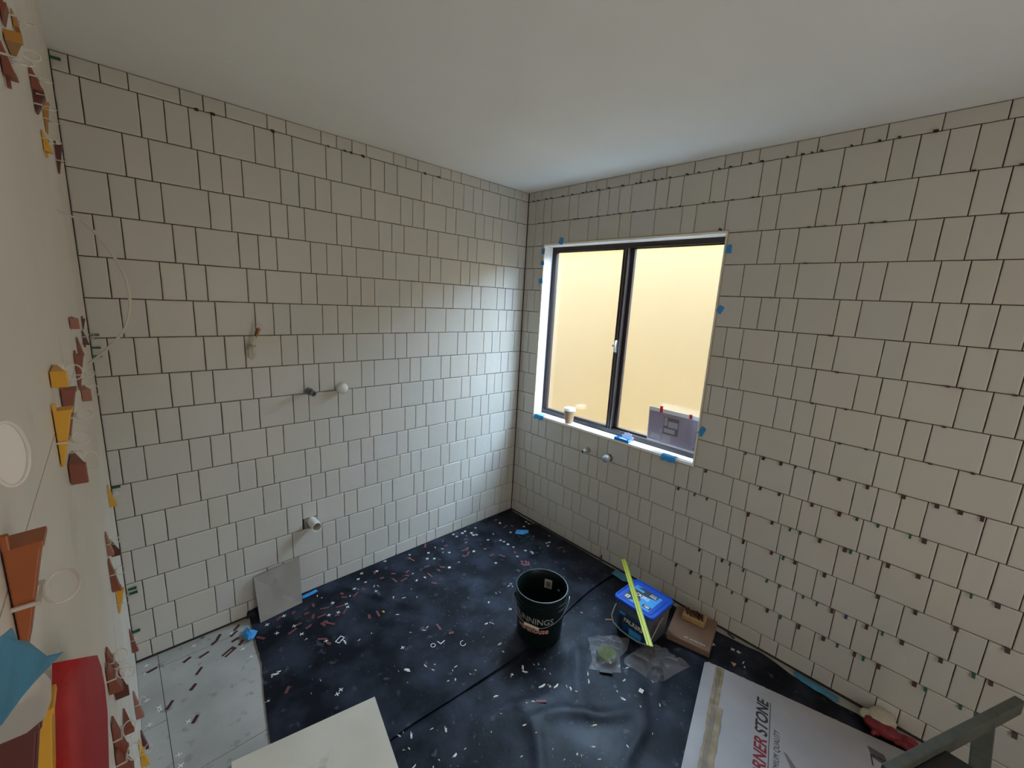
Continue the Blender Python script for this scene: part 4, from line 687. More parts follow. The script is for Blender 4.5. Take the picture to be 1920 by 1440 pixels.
# lettering on the bucket
ta = toward
def wrap(center, z0, r_add, tilt=0.0):
    def f(c):
        z = z0+c.y; rr = br_(z)+r_add+c.z; a = center+c.x/0.12
        return Vector(cyl(a, rr, z))
    return f
ct = ta-0.30
text_obj('brand_print', 'BUNNINGS', 0.046, m_prgrey, b, None, 0.0004, 0.0004, 0, wrap(ct, 0.134, 0.0012), 'CENTER', 0.92)
text_obj('brand_print', 'warehouse', 0.042, m_prred, b, None, 0.0002, 0.0028, 0, wrap(ct, 0.084, 0.0007), 'CENTER', 0.92)
text_obj('brand_print', 'warehouse', 0.042, m_prpink, b, None, 0.0002, 0.0003, 0, wrap(ct, 0.084, 0.0015), 'CENTER', 0.92)
# label inside
far = toward+math.pi-0.27
mb = MB(); rows = []
for j in range(5):
    z = 0.165+j*0.0125; rows.append([cyl(far-0.17+0.34*i/6, 0.1195+0.0030*(z-0.165)/0.05, z) for i in range(7)])
mb.sheet(rows, 0.0006); mb.build('inner_label', m_lab, b)
mb = MB()
for i in range(9):
    a = far-0.10+0.20*i/9; mb.add([cyl(a, 0.1178, 0.176), cyl(a+0.011, 0.1178, 0.176), cyl(a+0.011, 0.1190, 0.204), cyl(a, 0.1190, 0.204)], [(0, 1, 2, 3)])
mb.build('barcode', m_ink, b)
mb = MB(); mb.lathe([(0.0, 0), (0.007, 0), (0.007, 0.0008), (0, 0.0008)], 12, axis(cyl(far-0.55, 0.1195, 0.185), (math.cos(far-.55), math.sin(far-.55), 0)), cap0=False, cap1=False); mb.build('plaster_blob', m_crumb, b)

# ---------------- tub of packers ----------------
lc = [Vector((-0.449, -1.248)), Vector((-0.231, -1.256)), Vector((-0.247, -1.482)), Vector((-0.472, -1.466))]
tc = sum(lc, Vector((0, 0)))/4
ang = math.atan2((lc[1]-lc[0]).y, (lc[1]-lc[0]).x)
tub = thing('packer_tub', 'smoky plastic tub with bright blue lid beside the window wall', 'tub', (tc.x, tc.y, 0.0035), ang)
def rrect(hx, hy, r, n=6):
    P = []
    for cx, cy, a0 in ((hx-r, hy-r, 0), (-hx+r, hy-r, 90), (-hx+r, -hy+r, 180), (hx-r, -hy+r, 270)):
        for k in range(n+1):
            a = math.radians(a0+90*k/n); P.append((cx+r*math.cos(a), cy+r*math.sin(a)))
    return P
def loft(rings):
    mb = MB(); vs = []; n = len(rings[0][0])
    for P, z in rings: vs += [(x, y, z) for x, y in P]
    fs = [tuple(range(n-1, -1, -1)), tuple(range((len(rings)-1)*n, len(rings)*n))]
    for j in range(len(rings)-1): fs += [(j*n+i, j*n+(i+1) % n, (j+1)*n+(i+1) % n, (j+1)*n+i) for i in range(n)]
    return mb.add(vs, fs)
hx, hy = 0.110, 0.112
loft([(rrect(0.090, 0.092, 0.02), 0.0), (rrect(0.092, 0.094, 0.022), 0.003), (rrect(0.1035, 0.1055, 0.026), 0.160), (rrect(0.107, 0.109, 0.027), 0.161), (rrect(0.107, 0.109, 0.027), 0.176)]).build('tub_body', m_tub, tub, smooth=False)
loft([(rrect(hx, hy, 0.028), 0.176), (rrect(hx+0.002, hy+0.002, 0.029), 0.180), (rrect(hx+0.002, hy+0.002, 0.029), 0.190), (rrect(hx-0.001, hy-0.001, 0.028), 0.1945), (rrect(hx-0.007, hy-0.007, 0.024), 0.1945), (rrect(hx-0.010, hy-0.010, 0.022), 0.1905), (rrect(hx-0.020, hy-0.020, 0.014), 0.1905), (rrect(hx-0.022, hy-0.022, 0.013), 0.1925)]).build('lid', m_bluelid, tub)
zl = 0.1926
mb = MB(); mb.box((-0.078, -0.070, zl), (0.062, 0.078, zl+0.0004)); mb.build('lid_label', m_cyan, tub, )
mb = MB(); mb.prism([(-0.040, 0.010), (-0.078, 0.045), (-0.078, 0.078), (0.040, 0.078), (0.062, 0.04), (0.062, -0.052), (0.028, -0.052), (0.010, 0.010)][::1], zl+0.0005, zl+0.0008); lb = mb.build('dark_label_field', m_ink, tub)
# the lid text reads from the far left edge towards the window wall side
def LM(x, y, rot, z=zl+0.0010): return Matrix.Translation((x, y, z)) @ Matrix.Rotation(rot, 4, 'Z')
text_obj('lid_print', 'PACKERS', 0.030, m_prw, tub, LM(-0.012, 0.076, -math.pi/2), 0.0002, 0.0008, sx=0.86)
MB().box((0.026, 0.02, zl+0.0009), (0.044, 0.078, zl+0.0010)).build('lid_print', m_cyan, tub)
MB().box((0.046, -0.046, zl+0.0010), (0.055, -0.013, zl+0.0011)).build('lid_print', m_prgrey, tub)
text_obj('lid_print', 'PACK', 0.014, m_prw, tub, LM(0.032, -0.012, -math.pi/2), 0.0002, 0.0006)
text_obj('lid_print', '600', 0.020, m_prw, tub, LM(-0.060, -0.030, -math.pi/2, zl+0.0012), 0.0002, 0.0008)
MB().box((-0.064, -0.068, zl+0.0006), (-0.042, -0.024, zl+0.0009)).build('lid_print', m_ink, tub)
MB().box((-0.070, 0.050, zl+0.0010), (-0.044, 0.072, zl+0.0012)).build('lid_print', m_prw, tub)
mb = MB()
for i in range(8): mb.box((-0.067+i*0.0026, 0.054, zl+0.0013), (-0.0657+i*0.0026, 0.068, zl+0.0014))
mb.build('barcode', m_ink, tub)
MB().box((-0.050, 0.0, zl+0.0010), (-0.028, 0.036, zl+0.0012)).build('picture_of_packers', m_packb, tub)
# front label faces -x (the room)
def frontM(y, z, off=0.0006):
    # outward normal -x; text runs towards -y, up is z, following the body's taper
    q = Matrix(((0, 0, -1, 0), (-1, 0, 0, 0), (0, 1, 0, 0), (0, 0, 0, 1)))
    xx = -(0.092+0.0115*z/0.157)-off
    return Matrix.Translation((xx, y, z)) @ Matrix.Rotation(0, 4, 'X') @ q
def panel(y0, y1, z0, z1, off, m, nm):
    f = lambda z: -(0.092+0.0115*z/0.157)-off
    mb = MB(); mb.add([(f(z0), y0, z0), (f(z0), y1, z0), (f(z1), y1, z1), (f(z1), y0, z1), (f(z0)+.0004, y0, z0), (f(z0)+.0004, y1, z0), (f(z1)+.0004, y1, z1), (f(z1)+.0004, y0, z1)], [(0, 1, 2, 3), (7, 6, 5, 4), (0, 4, 5, 1), (1, 5, 6, 2), (2, 6, 7, 3), (3, 7, 4, 0)])
    mb.build(nm, m, tub)
panel(-0.078, 0.078, 0.010, 0.132, 0.0006, m_dkblue, 'front_label')
panel(-0.078, 0.046, 0.066, 0.114, 0.0012, m_ink, 'front_label_band')
panel(0.036, 0.072, 0.112, 0.126, 0.0012, m_cyan, 'front_label_band')
panel(-0.060, 0.010, 0.014, 0.056, 0.0012, m_cyan, 'front_label_picture')
panel(0.048, 0.070, 0.030, 0.100, 0.0012, m_ink, 'front_label_picture')
text_obj('front_print', 'PACKERS', 0.040, m_prw, tub, frontM(0.042, 0.080, 0.0026), 0.0003, 0.0010, sx=0.66)
# handle hangs down the two sides
for sgn in (1, -1):
    pp = [(-0.02-0.085*math.sin(a)*1.05, sgn*(0.1135), 0.155-0.105*math.sin(a)) for a in [math.pi/2*k/10 for k in range(11)]]
hp = [(0.0+0.0, 0.113, 0.150), (-0.035, 0.1145, 0.138), (-0.075, 0.116, 0.105), (-0.104, 0.113, 0.070), (-0.113, 0.095, 0.045), (-0.1135, 0.05, 0.030), (-0.1135, 0.0, 0.026), (-0.1135, -0.05, 0.030), (-0.113, -0.095, 0.045), (-0.104, -0.113, 0.070), (-0.075, -0.116, 0.105), (-0.035, -0.1145, 0.138), (0.0, -0.113, 0.150)]
MB().tube(hp, 0.0028, 8).build('handle', m_prgrey, tub, smooth=True)

# yellow rule across the lid
a_ = Vector((-0.205, -1.165, 0.2)); b_ = Vector((-0.623, -1.547, 0.2)); a_ = Vector((-0.146, -1.112, 0.2))
d_ = (b_-a_); L_ = d_.length
rl = thing('metre_rule', 'lime yellow folding rule lying diagonally across the blue tub lid', 'ruler', (a_.x, a_.y, 0.1995), math.atan2(d_.y, d_.x))
MB().box((0, -0.003, 0), (L_, 0.013, 0.004)).build('rule_blade', m_yrule, rl, bevel=0.0008)
MB().box((0.006, -0.014, 0.0), (L_-0.004, -0.0038, 0.0036)).build('rule_blade', m_yrule, rl, bevel=0.0008)
mb = MB()
for i in range(int(L_/0.005)-1):
    x = 0.004+i*0.005; mb.box((x, 0.0085 if i % 10 else 0.0045, 0.0041), (x+0.0011, 0.0122, 0.0043)); mb.box((x, -0.0062 if i % 2 else -0.0072, 0.0037), (x+0.0011, -0.0044, 0.0039))
mb.build('graduations', m_ink, rl)

# ---------------- cardboard box with sponge ----------------
bx = [Vector((-0.305, -1.481)), Vector((-0.019, -1.416)), Vector((0.032, -1.622)), Vector((-0.253, -1.681))]
cb = thing('cardboard_box', 'flat brown cardboard box with white lettering against the window wall', 'box', (-0.2555, -1.681, 0.004), math.atan2(0.065, 0.286))
Lb, Wb = 0.250, 0.205
MB().box((0.006, 0.005, 0.0), (Lb-.004, Wb-0.004, 0.020)).build('box_base', m_card, cb)
MB().box((0, 0, 0.021), (Lb, Wb, 0.036)).build('lid', m_card, cb, bevel=0.001)
MB().box((0.004, -0.0012, 0.001), (Lb-.004, 0.0046, 0.0205)).build('side_flap', m_card, cb)
text_obj('brand_print', 'ABI INTERIORS', 0.0125, m_prw, cb, Matrix.Translation((0.026, 0.125, 0.0362)) @ Matrix.Rotation(-math.pi/2, 4, 'Z'), 0.0002, 0.0003, spacing=1.45, sx=0.85)
sp = thing('sponge_block', 'tan sponge block on the cardboard box, maroon packers on top', 'sponge', (-0.097, -1.536, 0.0405), math.atan2(-1.598+1.474, -0.127+0.145)+0.02)
MB().box((-0.056, -0.038, 0), (0.056, 0.038, 0.030)).build('block', m_sponge, sp, bevel=0.004, seg=3)
for i, (x, y, r, z) in enumerate([(-0.036, 0.004, 0.5, 0.0), (-0.012, -0.004, 0.35, 0.001), (0.012, 0.006, 0.6, 0.0), (0.030, -0.004, 0.2, 0.0)]):
    o = thing('horseshoe_packer', 'maroon horseshoe packer on the sponge, %s from the tub side' % ordn(i+1), 'packer', (0, 0, 0), 0, 'maroon packers on the sponge')
    o.matrix_world = Matrix.Translation((-0.097, -1.536, 0.0708)) @ Matrix.Rotation(sp.rotation_euler[2], 4, 'Z') @ Matrix.Translation((x, y, z)) @ Matrix.Rotation(r, 4, 'Z')
    mb = MB(); mb.box((-0.012, -0.024, 0), (-0.0035, 0.024, 0.006)); mb.box((0.0035, -0.024, 0), (0.012, 0.024, 0.006)); mb.box((-0.0036, 0.008, 0), (0.0036, 0.024, 0.006))
    mb.build('packer_plate', m_packb, o)

# ---------------- clear plastic bags ----------------
def bag(name, poly, H, label, sd):
    c = Vector((sum(p[0] for p in poly)/len(poly), sum(p[1] for p in poly)/len(poly))); n = len(poly)
    ring = []
    for i in range(n):
        a, b2 = Vector(poly[i]), Vector(poly[(i+1) % n])
        for k in range(11): ring.append(a.lerp(b2, k/11))
    N = len(ring); R_ = 26; vs = []; base = 0.010
    for top in (1, 0):
        for j in range(R_+1):
            f = 1-j/R_*0.985
            for p in ring:
                q = c+(p-c)*f*0.91; e = 1-f; prof = (1-(1-min(1, e*1.9))**2)
                nz = noise.noise(Vector((q.x*26, q.y*26, sd)))*0.5+noise.noise(Vector((q.x*60, q.y*60, sd+3)))*0.3
                cre = abs(noise.noise(Vector((q.x*14, q.y*14, sd+7))))
                rid = 1-abs(noise.noise(Vector((q.x*19+q.y*9, q.y*12, sd+11))))*3.2; rid2 = 1-abs(noise.noise(Vector((q.x*38, q.y*44-q.x*20, sd+17))))*3
                z = base+(H*prof*(0.40+0.55*cre+0.42*max(0, rid)+0.16*max(0, rid2))+0.006*nz*min(1, e*6)) if top else base-0.004+0.001*nz
                z += wrbase(q.x, q.y)
                vs.append((q.x, q.y, max(z, 0.006)))
    fs = []
    for L2 in range(2):
        o = L2*(R_+1)*N
        for j in range(R_):
            for i in range(N): fs.append((o+j*N+i, o+j*N+(i+1) % N, o+(j+1)*N+(i+1) % N, o+(j+1)*N+i))
    o = MB().add(vs, fs).build(name, m_bag, smooth=True); return tag(o, label, 'plastic bag')
def wrbase(x, y): return 0.002
bag('plastic_bag', BAG1, 0.045, 'crumpled clear plastic bag with a green pad inside, left of two', 2.0)
bag('plastic_bag', BAG2, 0.055, 'crumpled empty clear plastic bag, right of two by the tub', 5.0)
mb = MB(); mb.lathe([(0.0, 0.0), (0.040, 0.002), (0.050, 0.010), (0.044, 0.022), (0.022, 0.028), (0.0, 0.029)], 26, cap0=False, cap1=False)
o = mb.build('green_pad', m_kiwi, smooth=True); o.location = (-0.640, -1.350, 0.0135); tag(o, 'round green scouring pad inside the left plastic bag', 'scouring pad')
o = MB().box((-0.03, -0.007, 0), (0.03, 0.007, 0.004)).build('black_strip', m_ink); o.location = (-0.715, -1.40, 0.012); o.rotation_euler = (0, 0, -0.85); tag(o, 'small black strip under the edge of the left plastic bag', 'strip')

# ---------------- big flattened carton ----------------
A0 = Vector((-0.296, -1.683)); e1 = Vector((-0.970, -0.241)); e2 = Vector((0.241, -0.970))
ca = thing('tile_carton', 'large flattened whitish cardboard tile carton lying on the black film', 'carton', (A0.x, A0.y, 0.0145))
def CP(a, b2, z): q = e1*a+e2*b2; return (q.x, q.y, z)
edge = []
N = 60
for i in range(N+1): edge.append((0.003*noise.noise(Vector((i*0.7, 3, 3)))+(0.012 if i == 0 else 0), 0.80*i/N))
P2 = edge+[(0.60, 0.80), (0.60, 0.0), (0.012, -0.004)]
mb = MB(); k = len(P2); vs = [CP(a, b2, 0) for a, b2 in P2]+[CP(a, b2, 0.006) for a, b2 in P2]
mb.add(vs, [tuple(range(k-1, -1, -1))]); mb.m = 0; mb.f.pop(); mb.mi.pop()
mb.f.append(tuple(range(k, 2*k))); mb.mi.append(0); mb.f.append(tuple(range(k-1, -1, -1))); mb.mi.append(1)
for i in range(k): mb.f.append((i, (i+1) % k, k+(i+1) % k, k+i)); mb.mi.append(1)
mb.build('carton_sheet', [m_cart, m_cedge], ca)
def strip(a0, a1, b0, b1, z, m, nm, wav=0.0):
    rows = []
    for i in range(25):
        a = lerp(a0, a1, i/24); rows.append([CP(a, lerp(b0, b1, j/4)+wav*noise.noise(Vector((a*20, j, 1))), z+wav*0.25*(1+noise.noise(Vector((a*50, j*1.3, 4))))) for j in range(5)])
    MB().sheet(rows, 0.0003, (0, 0, 1)).build(nm, m, ca, smooth=True)
strip(0.004, 0.30, 0.046, 0.083, 0.0064, m_ptape, 'packing_tape', 0.001)
strip(0.235, 0.60, 0.050, 0.100, 0.0074, m_ptape, 'packing_tape', 0.006)
for b0 in (0.056, 0.062, 0.068): strip(0.01, 0.13, b0, b0+0.0016, 0.0072, m_ink, 'tape_print')
strip(0.13, 0.24, 0.0605, 0.0615, 0.0072, m_ink, 'tape_print'); strip(0.13, 0.24, 0.065, 0.066, 0.0072, m_ink, 'tape_print')
for b0 in (0.060, 0.067, 0.074): strip(0.245, 0.58, b0, b0+0.002, 0.0100, m_grink, 'tape_print', 0.002)
# text frame: x axis runs -e1, y axis runs -e2
def TM(a, b2, z=0.0064):
    q = e1*a+e2*b2; m = Matrix(((-e1.x, -e2.x, 0, q.x), (-e1.y, -e2.y, 0, q.y), (0, 0, 1, z), (0, 0, 0, 1))); return m
text_obj('carton_print', 'CORNER', 0.060, m_prred, ca, TM(0.508, 0.262), 0.0002, 0.0014, 0.25, sx=0.96)
text_obj('carton_print', 'STONE', 0.060, m_ink, ca, TM(0.262, 0.262), 0.0002, 0.0014, 0.25, sx=0.96)
strip(0.075, 0.52, 0.269, 0.2715, 0.0064, m_ink, 'carton_print')
text_obj('carton_print', 'DESIGN PREMIUM QUALITY', 0.028, m_ink, ca, TM(0.508, 0.305), 0.0002, 0.0, 0.22, sx=0.80, spacing=1.12)
mb = MB(); mb.poly_slab([CP(a, b2, 0.0064) for a, b2 in [(0.285, 0.318), (0.290, 0.330), (0.345, 0.372), (0.362, 0.352)]], (0, 0, 1), 0.0003); mb.build('carton_print', m_grink, ca)
mb = MB(); mb.poly_slab([CP(a, b2, 0.0064) for a, b2 in [(0.50, 0.175), (0.48, 0.150), (0.47, 0.175), (0.56, 0.215)]], (0, 0, 1), 0.0003); mb.build('carton_print', m_prred, ca)
mb = MB()
for i in range(8): mb.poly_slab([CP(0.060+i*0.006, 0.600+i*0.001, 0.0064), CP(0.063+i*0.006, 0.600+i*0.001, 0.0064), CP(0.075+i*0.007, 0.650+i*0.002, 0.0064), CP(0.071+i*0.007, 0.650+i*0.002, 0.0064)], (0, 0, 1), 0.0003)
mb.build('carton_print', m_ink, ca)
mb = MB(); mb.poly_slab([CP(a, b2, 0.0064) for a, b2 in [(0.095, 0.604), (0.145, 0.604), (0.145, 0.608), (0.099, 0.608), (0.099, 0.66), (0.095, 0.66)]], (0, 0, 1), 0.0003); mb.build('carton_print', m_ink, ca)

# ---------------- step ladder ----------------
ld = thing('step_ladder', 'olive grey step ladder with black step, cut off at the lower right', 'ladder', (0, 0, 0))
def bar(p, q, w, h, nm, m, par, up=(0, 0, 1)):
    p, q = Vector(p), Vector(q); t = (q-p); L2 = t.length; t.normalize(); u = t.cross(Vector(up)).normalized(); v = u.cross(t)
    Mt = Matrix((( t.x, u.x, v.x, p.x), (t.y, u.y, v.y, p.y), (t.z, u.z, v.z, p.z), (0, 0, 0, 1)))
    return MB().box((0, -w/2, -h/2), (L2, w/2, h/2), Mt).build(nm, m, par, bevel=0.003, seg=2)
bar((-0.86, -2.31, 0.50), (-0.25, -2.575, 0.50), 0.024, 0.050, 'side_rail', m_lad, ld)
bar((-0.40, -2.50, 0.50), (-0.37, -2.56, 0.006), 0.045, 0.024, 'leg', m_lad, ld, (1, 0, 0))
MB().prism([(-0.636, -2.420), (-0.830, -2.336), (-0.90, -2.52), (-0.655, -2.61)], 0.478, 0.500).build('step', m_ladk, ld, bevel=0.004)
bar((-0.845, -2.345, 0.478), (-0.90, -2.33, 0.004), 0.045, 0.024, 'leg', m_lad, ld, (1, 0, 0))
bar((-0.885, -2.505, 0.478), (-0.93, -2.52, 0.004), 0.045, 0.024, 'leg', m_lad, ld, (1, 0, 0))

# ---------------- glove, film scraps ----------------
gl = thing('work_glove', 'red and cream knitted work glove lying by the window wall', 'glove', (-0.10, -2.32, 0.006), 0.0)
gl.location = (-0.072, -2.335, 0.022); gl.scale = (0.85, 0.9, 0.9)
mb = MB()
for (px, py, pz, rx, ry, rz) in [(0.035, 0.035, 0.035, 0.060, 0.050, 0.030), (0.020, 0.075, 0.020, 0.040, 0.038, 0.022)]:
    k0 = []
    for j in range(13):
        ph = math.pi*j/12
        for i in range(20):
            a = 2*math.pi*i/20; v = Vector((math.sin(ph)*math.cos(a), math.sin(ph)*math.sin(a), math.cos(ph))); s_ = 1+0.16*noise.noise(v*2.2+Vector((px*40, 0, 0)))
            k0.append((px+v.x*rx*s_, py+v.y*ry*s_, max(-0.017, pz+v.z*rz*s_-0.01)))
    mb.add(k0, [(j*20+i, j*20+(i+1) % 20, (j+1)*20+(i+1) % 20, (j+1)*20+i) for j in range(12) for i in range(20)])
mb.build('knit_cuff', m_gw, gl, smooth=True)
mb = MB(); k0 = []
for j in range(13):
    ph = math.pi*j/12
    for i in range(22):
        a = 2*math.pi*i/22; v = Vector((math.sin(ph)*math.cos(a), math.sin(ph)*math.sin(a), math.cos(ph))); s_ = 1+0.14*noise.noise(v*2.6+Vector((9, 0, 0)))
        k0.append((-0.015+v.x*0.040*s_, 0.028+v.y*0.070*s_, max(-0.017, 0.010+v.z*0.028*s_)))
mb.add(k0, [(j*22+i, j*22+(i+1) % 22, (j+1)*22+(i+1) % 22, (j+1)*22+i) for j in range(12) for i in range(22)])
mb.build('palm', m_gr, gl, smooth=True)
for i, (x0, y0_, x1, y1_, b_1) in enumerate([(-0.040, -0.02, -0.070, -0.085, .006), (-0.022, -0.03, -0.045, -0.105, .004), (-0.004, -0.03, -0.018, -0.108, .008), (0.012, -0.025, 0.012, -0.092, .004), (-0.045, 0.04, -0.085, 0.055, .0)]):
    P5 = [(lerp(x0, x1, k/5)+0.004*math.sin(k+i), lerp(y0_, y1_, k/5), 0.002+0.016*math.sin(k/5*2.6)+b_1-0.006) for k in range(6)]
    MB().tube(P5, [0.011, 0.0115, 0.011, 0.0105, 0.0095, 0.006], 10).build('finger', m_gr, gl, smooth=True)
def scrap(poly, z, h, m, label, name='tape_piece', cat='tape', amp=0.006, sd=0):
    c = Vector((sum(p[0] for p in poly)/len(poly), sum(p[1] for p in poly)/len(poly))); rows = []
    n = len(poly)
    for j in range(6):
        f = 1-j/5*0.97; row = []
        for i in range(n*3+1):
            a, b2 = Vector(poly[(i//3) % n]), Vector(poly[(i//3+1) % n]); p = a.lerp(b2, (i % 3)/3); q = c+(p-c)*f
            row.append((q.x, q.y, z+h*(1-f)+amp*abs(noise.noise(Vector((q.x*40, q.y*40, sd))))))
        rows.append(row)
    o = MB().sheet(rows, 0.0005, (0, 0, 1)).build(name, m); return tag(o, label, cat)
scrap([(-1.905, -0.118), (-1.875, -0.085), (-1.862, -0.11), (-1.84, -0.14), (-1.862, -0.175), (-1.888, -0.185)], 0.012, 0.022, m_bluetape, 'crumpled bright blue tape on the film edge by the leaning tile', amp=0.012, sd=1)
scrap([(-1.602, -0.012), (-1.600, -0.040), (-1.520, -0.034), (-1.515, -0.008)], 0.010, 0.004, m_bluetape, 'blue tape strip on the film right of the leaning tile', sd=2)
scrap([(-0.235, -0.290), (-0.190, -0.262), (-0.125, -0.318), (-0.150, -0.345), (-0.205, -0.335)], 0.012, 0.018, m_bluetape, 'crumpled blue tape in the far room corner among the spacers', sd=3)
scrap([(-0.075, -1.005), (-0.02, -1.000), (-0.012, -1.13), (-0.045, -1.15), (-0.085, -1.09)], 0.012, 0.016, m_tealtape, 'dull blue tape scrap on the floor behind the tub', sd=4)
scrap([(-0.030, -1.985), (-0.010, -1.985), (-0.008, -2.06), (-0.018, -2.16), (-0.045, -2.165), (-0.058, -2.08), (-0.050, -2.02)], 0.006, 0.012, m_tealtape, 'long dull blue tape strip along the foot of the window wall', sd=5)

# ---------------- litter ----------------
def surf(x, y):
    if y > -1.03: h = hN(x, y, 0.5, min(.93, -y/1.045))+0.0022+0.0016
    else: h = hS(x, y, .5, .5)+0.0016
    return h+0.0006
def where(x, y):
    if x > -0.35 and y > -0.75: return 'in the far room corner'
    if y > -0.30 and x < -1.2: return 'near the leaning tile'
    if y > -0.32: return 'along the foot of the left wall'
    if x > -0.55 and y > -1.1: return 'behind the bucket'
    if y > -0.62 and x < -1.2: return 'on the left side of the film'
    if y > -1.03 and x < -1.1: return 'beside the loose beige tile'
    if y > -1.03: return 'left of the bucket'
    if x > -0.35: return 'between carton and window wall'
    if x > -0.75: return 'in front of the tub'
    return 'on the nearer rumpled film'
GR = {}
def place(src, x, y, z, rot, kind, cat, loc_phrase, first):
    o = src if first else src.copy()
    if not first: COL.objects.link(o)
    o.location = (x, y, z); o.rotation_euler = (random.uniform(-.08, .08), random.uniform(-.08, .08), rot)
    lab = '%s %s' % (kind, loc_phrase); o['label'] = lab; o['category'] = cat; o['group'] = lab
    return o
def crossmesh(m):
    mb = MB(); w, l, h = 0.0014, 0.0100, 0.0024
    mb.prism([(-w, -l), (w, -l), (w, -w), (l, -w), (l, w), (w, w), (w, l), (-w, l), (-w, w), (-l, w), (-l, -w), (-w, -w)], 0, h); return mb.build('cross_spacer', m)
cw = crossmesh(m_spacer)
for i, (x, y) in enumerate(CROSS): place(cw, x, y, surf(x, y), random.random()*1.57, 'white cross spacer on the black film', 'spacer', where(x, y), i == 0)
cw2 = crossmesh(m_spacer)
for i, (x, y) in enumerate(CROSS_L): place(cw2, x, y, 0.0003, random.random()*1.57, 'white cross spacer on the grey floor tiles', 'spacer', 'near the left wall' if y > -0.25 else 'by the near wall', i == 0)
cg = crossmesh(m_packg); 
for i, (x, y) in enumerate(GREENX): place(cg, x, y, surf(x, y)+0.001*(i % 4), random.random()*1.57, 'green cross spacer on the floor', 'spacer', where(x, y), i == 0)
def stripmesh(m, l, w, u=False):
    mb = MB()
    if u: mb.box((-l, -w, 0), (l, -w*0.35, 0.0022)); mb.box((-l, w*0.35, 0), (l, w, 0.0022)); mb.box((l*0.6, -w*0.35, 0), (l, w*0.35, 0.0022))
    else: mb.box((-l, -w, 0), (l, w, 0.0022))
    return mb.build('packer_strip', m)
P3 = [stripmesh(m_strip, 0.016, 0.0062), stripmesh(m_strip, 0.022, 0.0055), stripmesh(m_strip, 0.012, 0.0070)]
used = [0, 0, 0]
for i, (x, y) in enumerate(STRIP):
    k = i % 3; place(P3[k], x, y, surf(x, y)+0.0004*(i % 3), random.random()*3.14, 'dusty maroon plastic packer on the black film', 'packer', where(x, y), not used[k]); used[k] = 1
P4 = [stripmesh(m_packb, 0.016, 0.0060), stripmesh(m_packb, 0.020, 0.0050)]; used = [0, 0]
for i, (x, y) in enumerate(STRIP_L):
    if 5 <= i <= 7: continue
    k = i % 2; place(P4[k], x, y, 0.0003, random.uniform(0.1, 1.0), 'maroon plastic packer on the grey floor tiles', 'packer', 'near the left wall' if y > -0.25 else 'by the near wall', not used[k]); used[k] = 1
us = stripmesh(m_packb, 0.028, 0.013, True); place(us, *STRIP_L[6], 0.0004, 0.55, 'maroon horseshoe packer on the grey floor tiles', 'packer', 'beside the blue tape', True)
# plaster crumbs, several shapes
CM = []
for k in range(6):
    rnd = random.Random(k); mb = MB(); n = 11; ring = []
    for i in range(n):
        a = 2*math.pi*i/n; r = 0.0060*(0.45+0.75*rnd.random()); ring.append((r*math.cos(a)*(1.0+0.5*(k % 3)), r*math.sin(a)*0.8))
    mb.prism(ring, 0, 0.0022, None, 0.62); 
    if k % 2: mb.prism([(x*0.45+0.0085, y*0.5+0.003) for x, y in ring], 0, 0.0018, None, 0.6)
    CM.append(mb.build('plaster_crumb', m_crumb))
used = [0]*6
for i, (x, y, s_) in enumerate(CRUMB):
    k = (i*5+int(s_*10)) % 6; big = s_ >= 2.2
    o = place(CM[k], x, y, surf(x, y), random.random()*6.28, ('large' if big else 'small')+' dried plaster scrap on black film,', 'plaster scrap', where(x, y), not used[k]); used[k] = 1
    q = 0.30+0.34*s_; o.scale = (q, q*random.uniform(.6, 1.1), min(q, 1.3))
for i, (x, y) in enumerate(FRAME_CLIPS):
    t = thing('clip_frame', ['white open clip frame on the film, right of the leaning tile', 'white L-shaped clip piece in the middle of the film', 'clear U-shaped clip loop lying left of the bucket', 'white ring clip piece left of the bucket', 'small white square clip lying in front of the tub'][i], 'clip', (x, y, surf(x, y)+.001), [0.5, 0.2, 0.9, 0.4, 0.2][i])
    w, h = [(0.020, 0.012), (0.014, 0.012), (0.016, 0.013), (0.011, 0.011), (0.010, 0.009)][i]
    mb = MB()
    if i == 2 or i == 3: mb.tube([(w*math.cos(a), h*math.sin(a), 0.002) for a in [2*math.pi*k/18 for k in range(18 if i == 3 else 14)]], 0.0014, 6, i == 3)
    else:
        b3 = 0.0028 if i < 4 else 0.004; mb.box((-w, -h, 0), (w, -h+b3, 0.003)); mb.box((-w, -h+b3, 0), (-w+b3, h, 0.003)); mb.box((-w+b3, h-b3, 0), (w, h, 0.003)) if i != 1 else None
        if i != 1: mb.box((w-b3, -h+b3, 0), (w, h-b3, 0.003))
        if i == 4: mb.box((-w*.5, -h*.35, 0.0), (w*.5, h*.5, 0.0012))
    mb.build('clip_body', m_spacer, t)
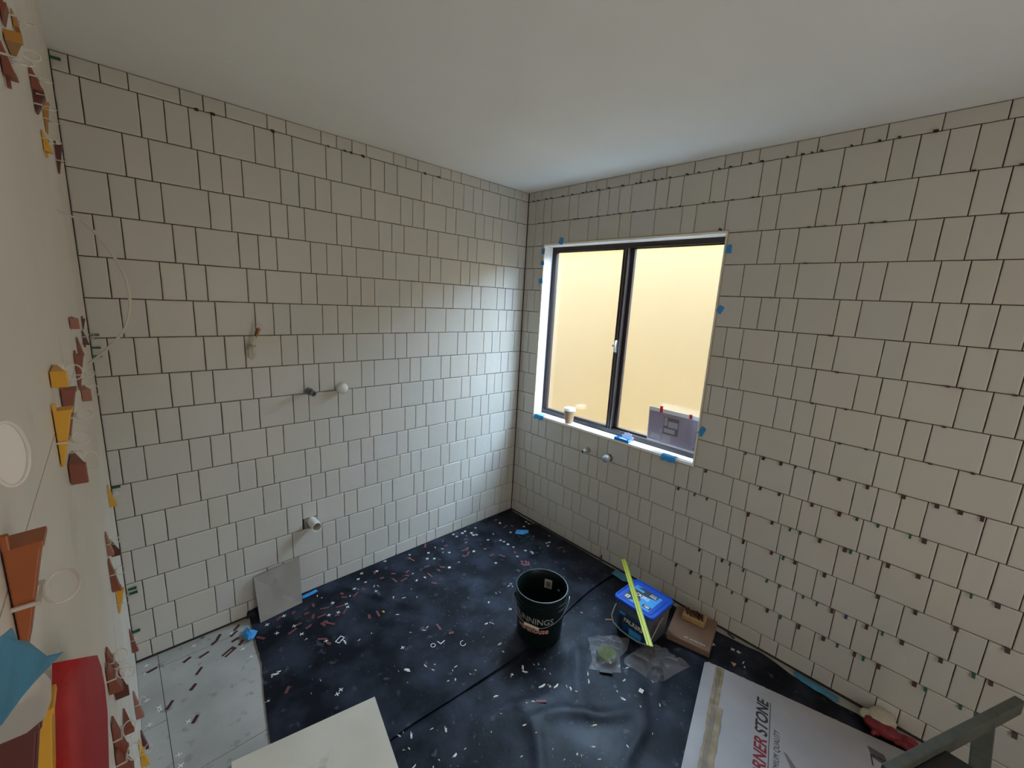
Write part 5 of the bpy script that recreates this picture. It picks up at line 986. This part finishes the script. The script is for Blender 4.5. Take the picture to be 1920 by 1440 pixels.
# fine plaster specks nobody could count
mb = MB(); rs = random.Random(5)
for i in range(650):
    x = rs.uniform(-1.85, -0.02) if rs.random() < .5 else rs.gauss(-0.95, .45); y = -rs.random()**0.8*2.0-0.02
    if x < pw(EDGE_L, max(y, -1.1))+0.02 or x > -0.03 or (x < -1.5 and y < -.8) : continue
    if any(math.hypot(x-a, y-b) < r for a, b, r in [(-0.764, -1.021, .14), (-0.36, -1.36, .18), (-0.6, -1.4, .2), (-.13, -1.55, .19)]): continue
    e1_, e2_ = (Vector((x, y))-A0).dot(e1), (Vector((x, y))-A0).dot(e2)
    if e2_ > -0.01 and e1_ > -0.01: continue
    s_ = rs.choice([.0006, .0008, .001, .0014]); z = surf(x, y)-0.0003
    mb.add([(x-s_, y-s_*.6, z), (x+s_, y-s_*.7, z), (x+s_*.5, y+s_, z), (x-s_*.7, y+s_*.8, z), (x, y, z+s_*.9)], [(0, 1, 4), (1, 2, 4), (2, 3, 4), (3, 0, 4)])
o = mb.build('plaster_specks', m_crumb); tag(o, 'fine specks of dried plaster sprinkled over the black film', 'plaster dust'); o['kind'] = 'stuff'
# lone pieces
o = stripmesh(m_packb, 0.024, 0.005); o.location = (-0.012, -0.880, 0.024); o.rotation_euler = (0.2, -1.15, 0.5); tag(o, 'maroon packer strip standing against the foot of the window wall', 'packer')
o = stripmesh(m_packk, 0.020, 0.004); o.location = (-0.012, -1.700, 0.004); o.rotation_euler = (0, 0, 1.3); tag(o, 'dark packer strip on the floor right of the cardboard box', 'packer')
mb = MB(); mb.prism([(-0.014, -0.008), (0.012, -0.010), (0.004, 0.014)], 0, 0.002); o = mb.build('cardboard_scrap', m_sponge); o.location = (-0.195, -1.775, 0.005); tag(o, 'small tan triangular scrap between the carton and the wall', 'scrap')
mb = MB(); mb.prism([(-0.004, -0.006), (0.004, -0.008), (0.006, 0.006), (-0.005, 0.008)], 0, 0.003); o = mb.build('yellow_scrap', m_yellow); o.location = (*YSC, 0.008); tag(o, 'tiny yellow scrap among the maroon packers on the film', 'scrap')
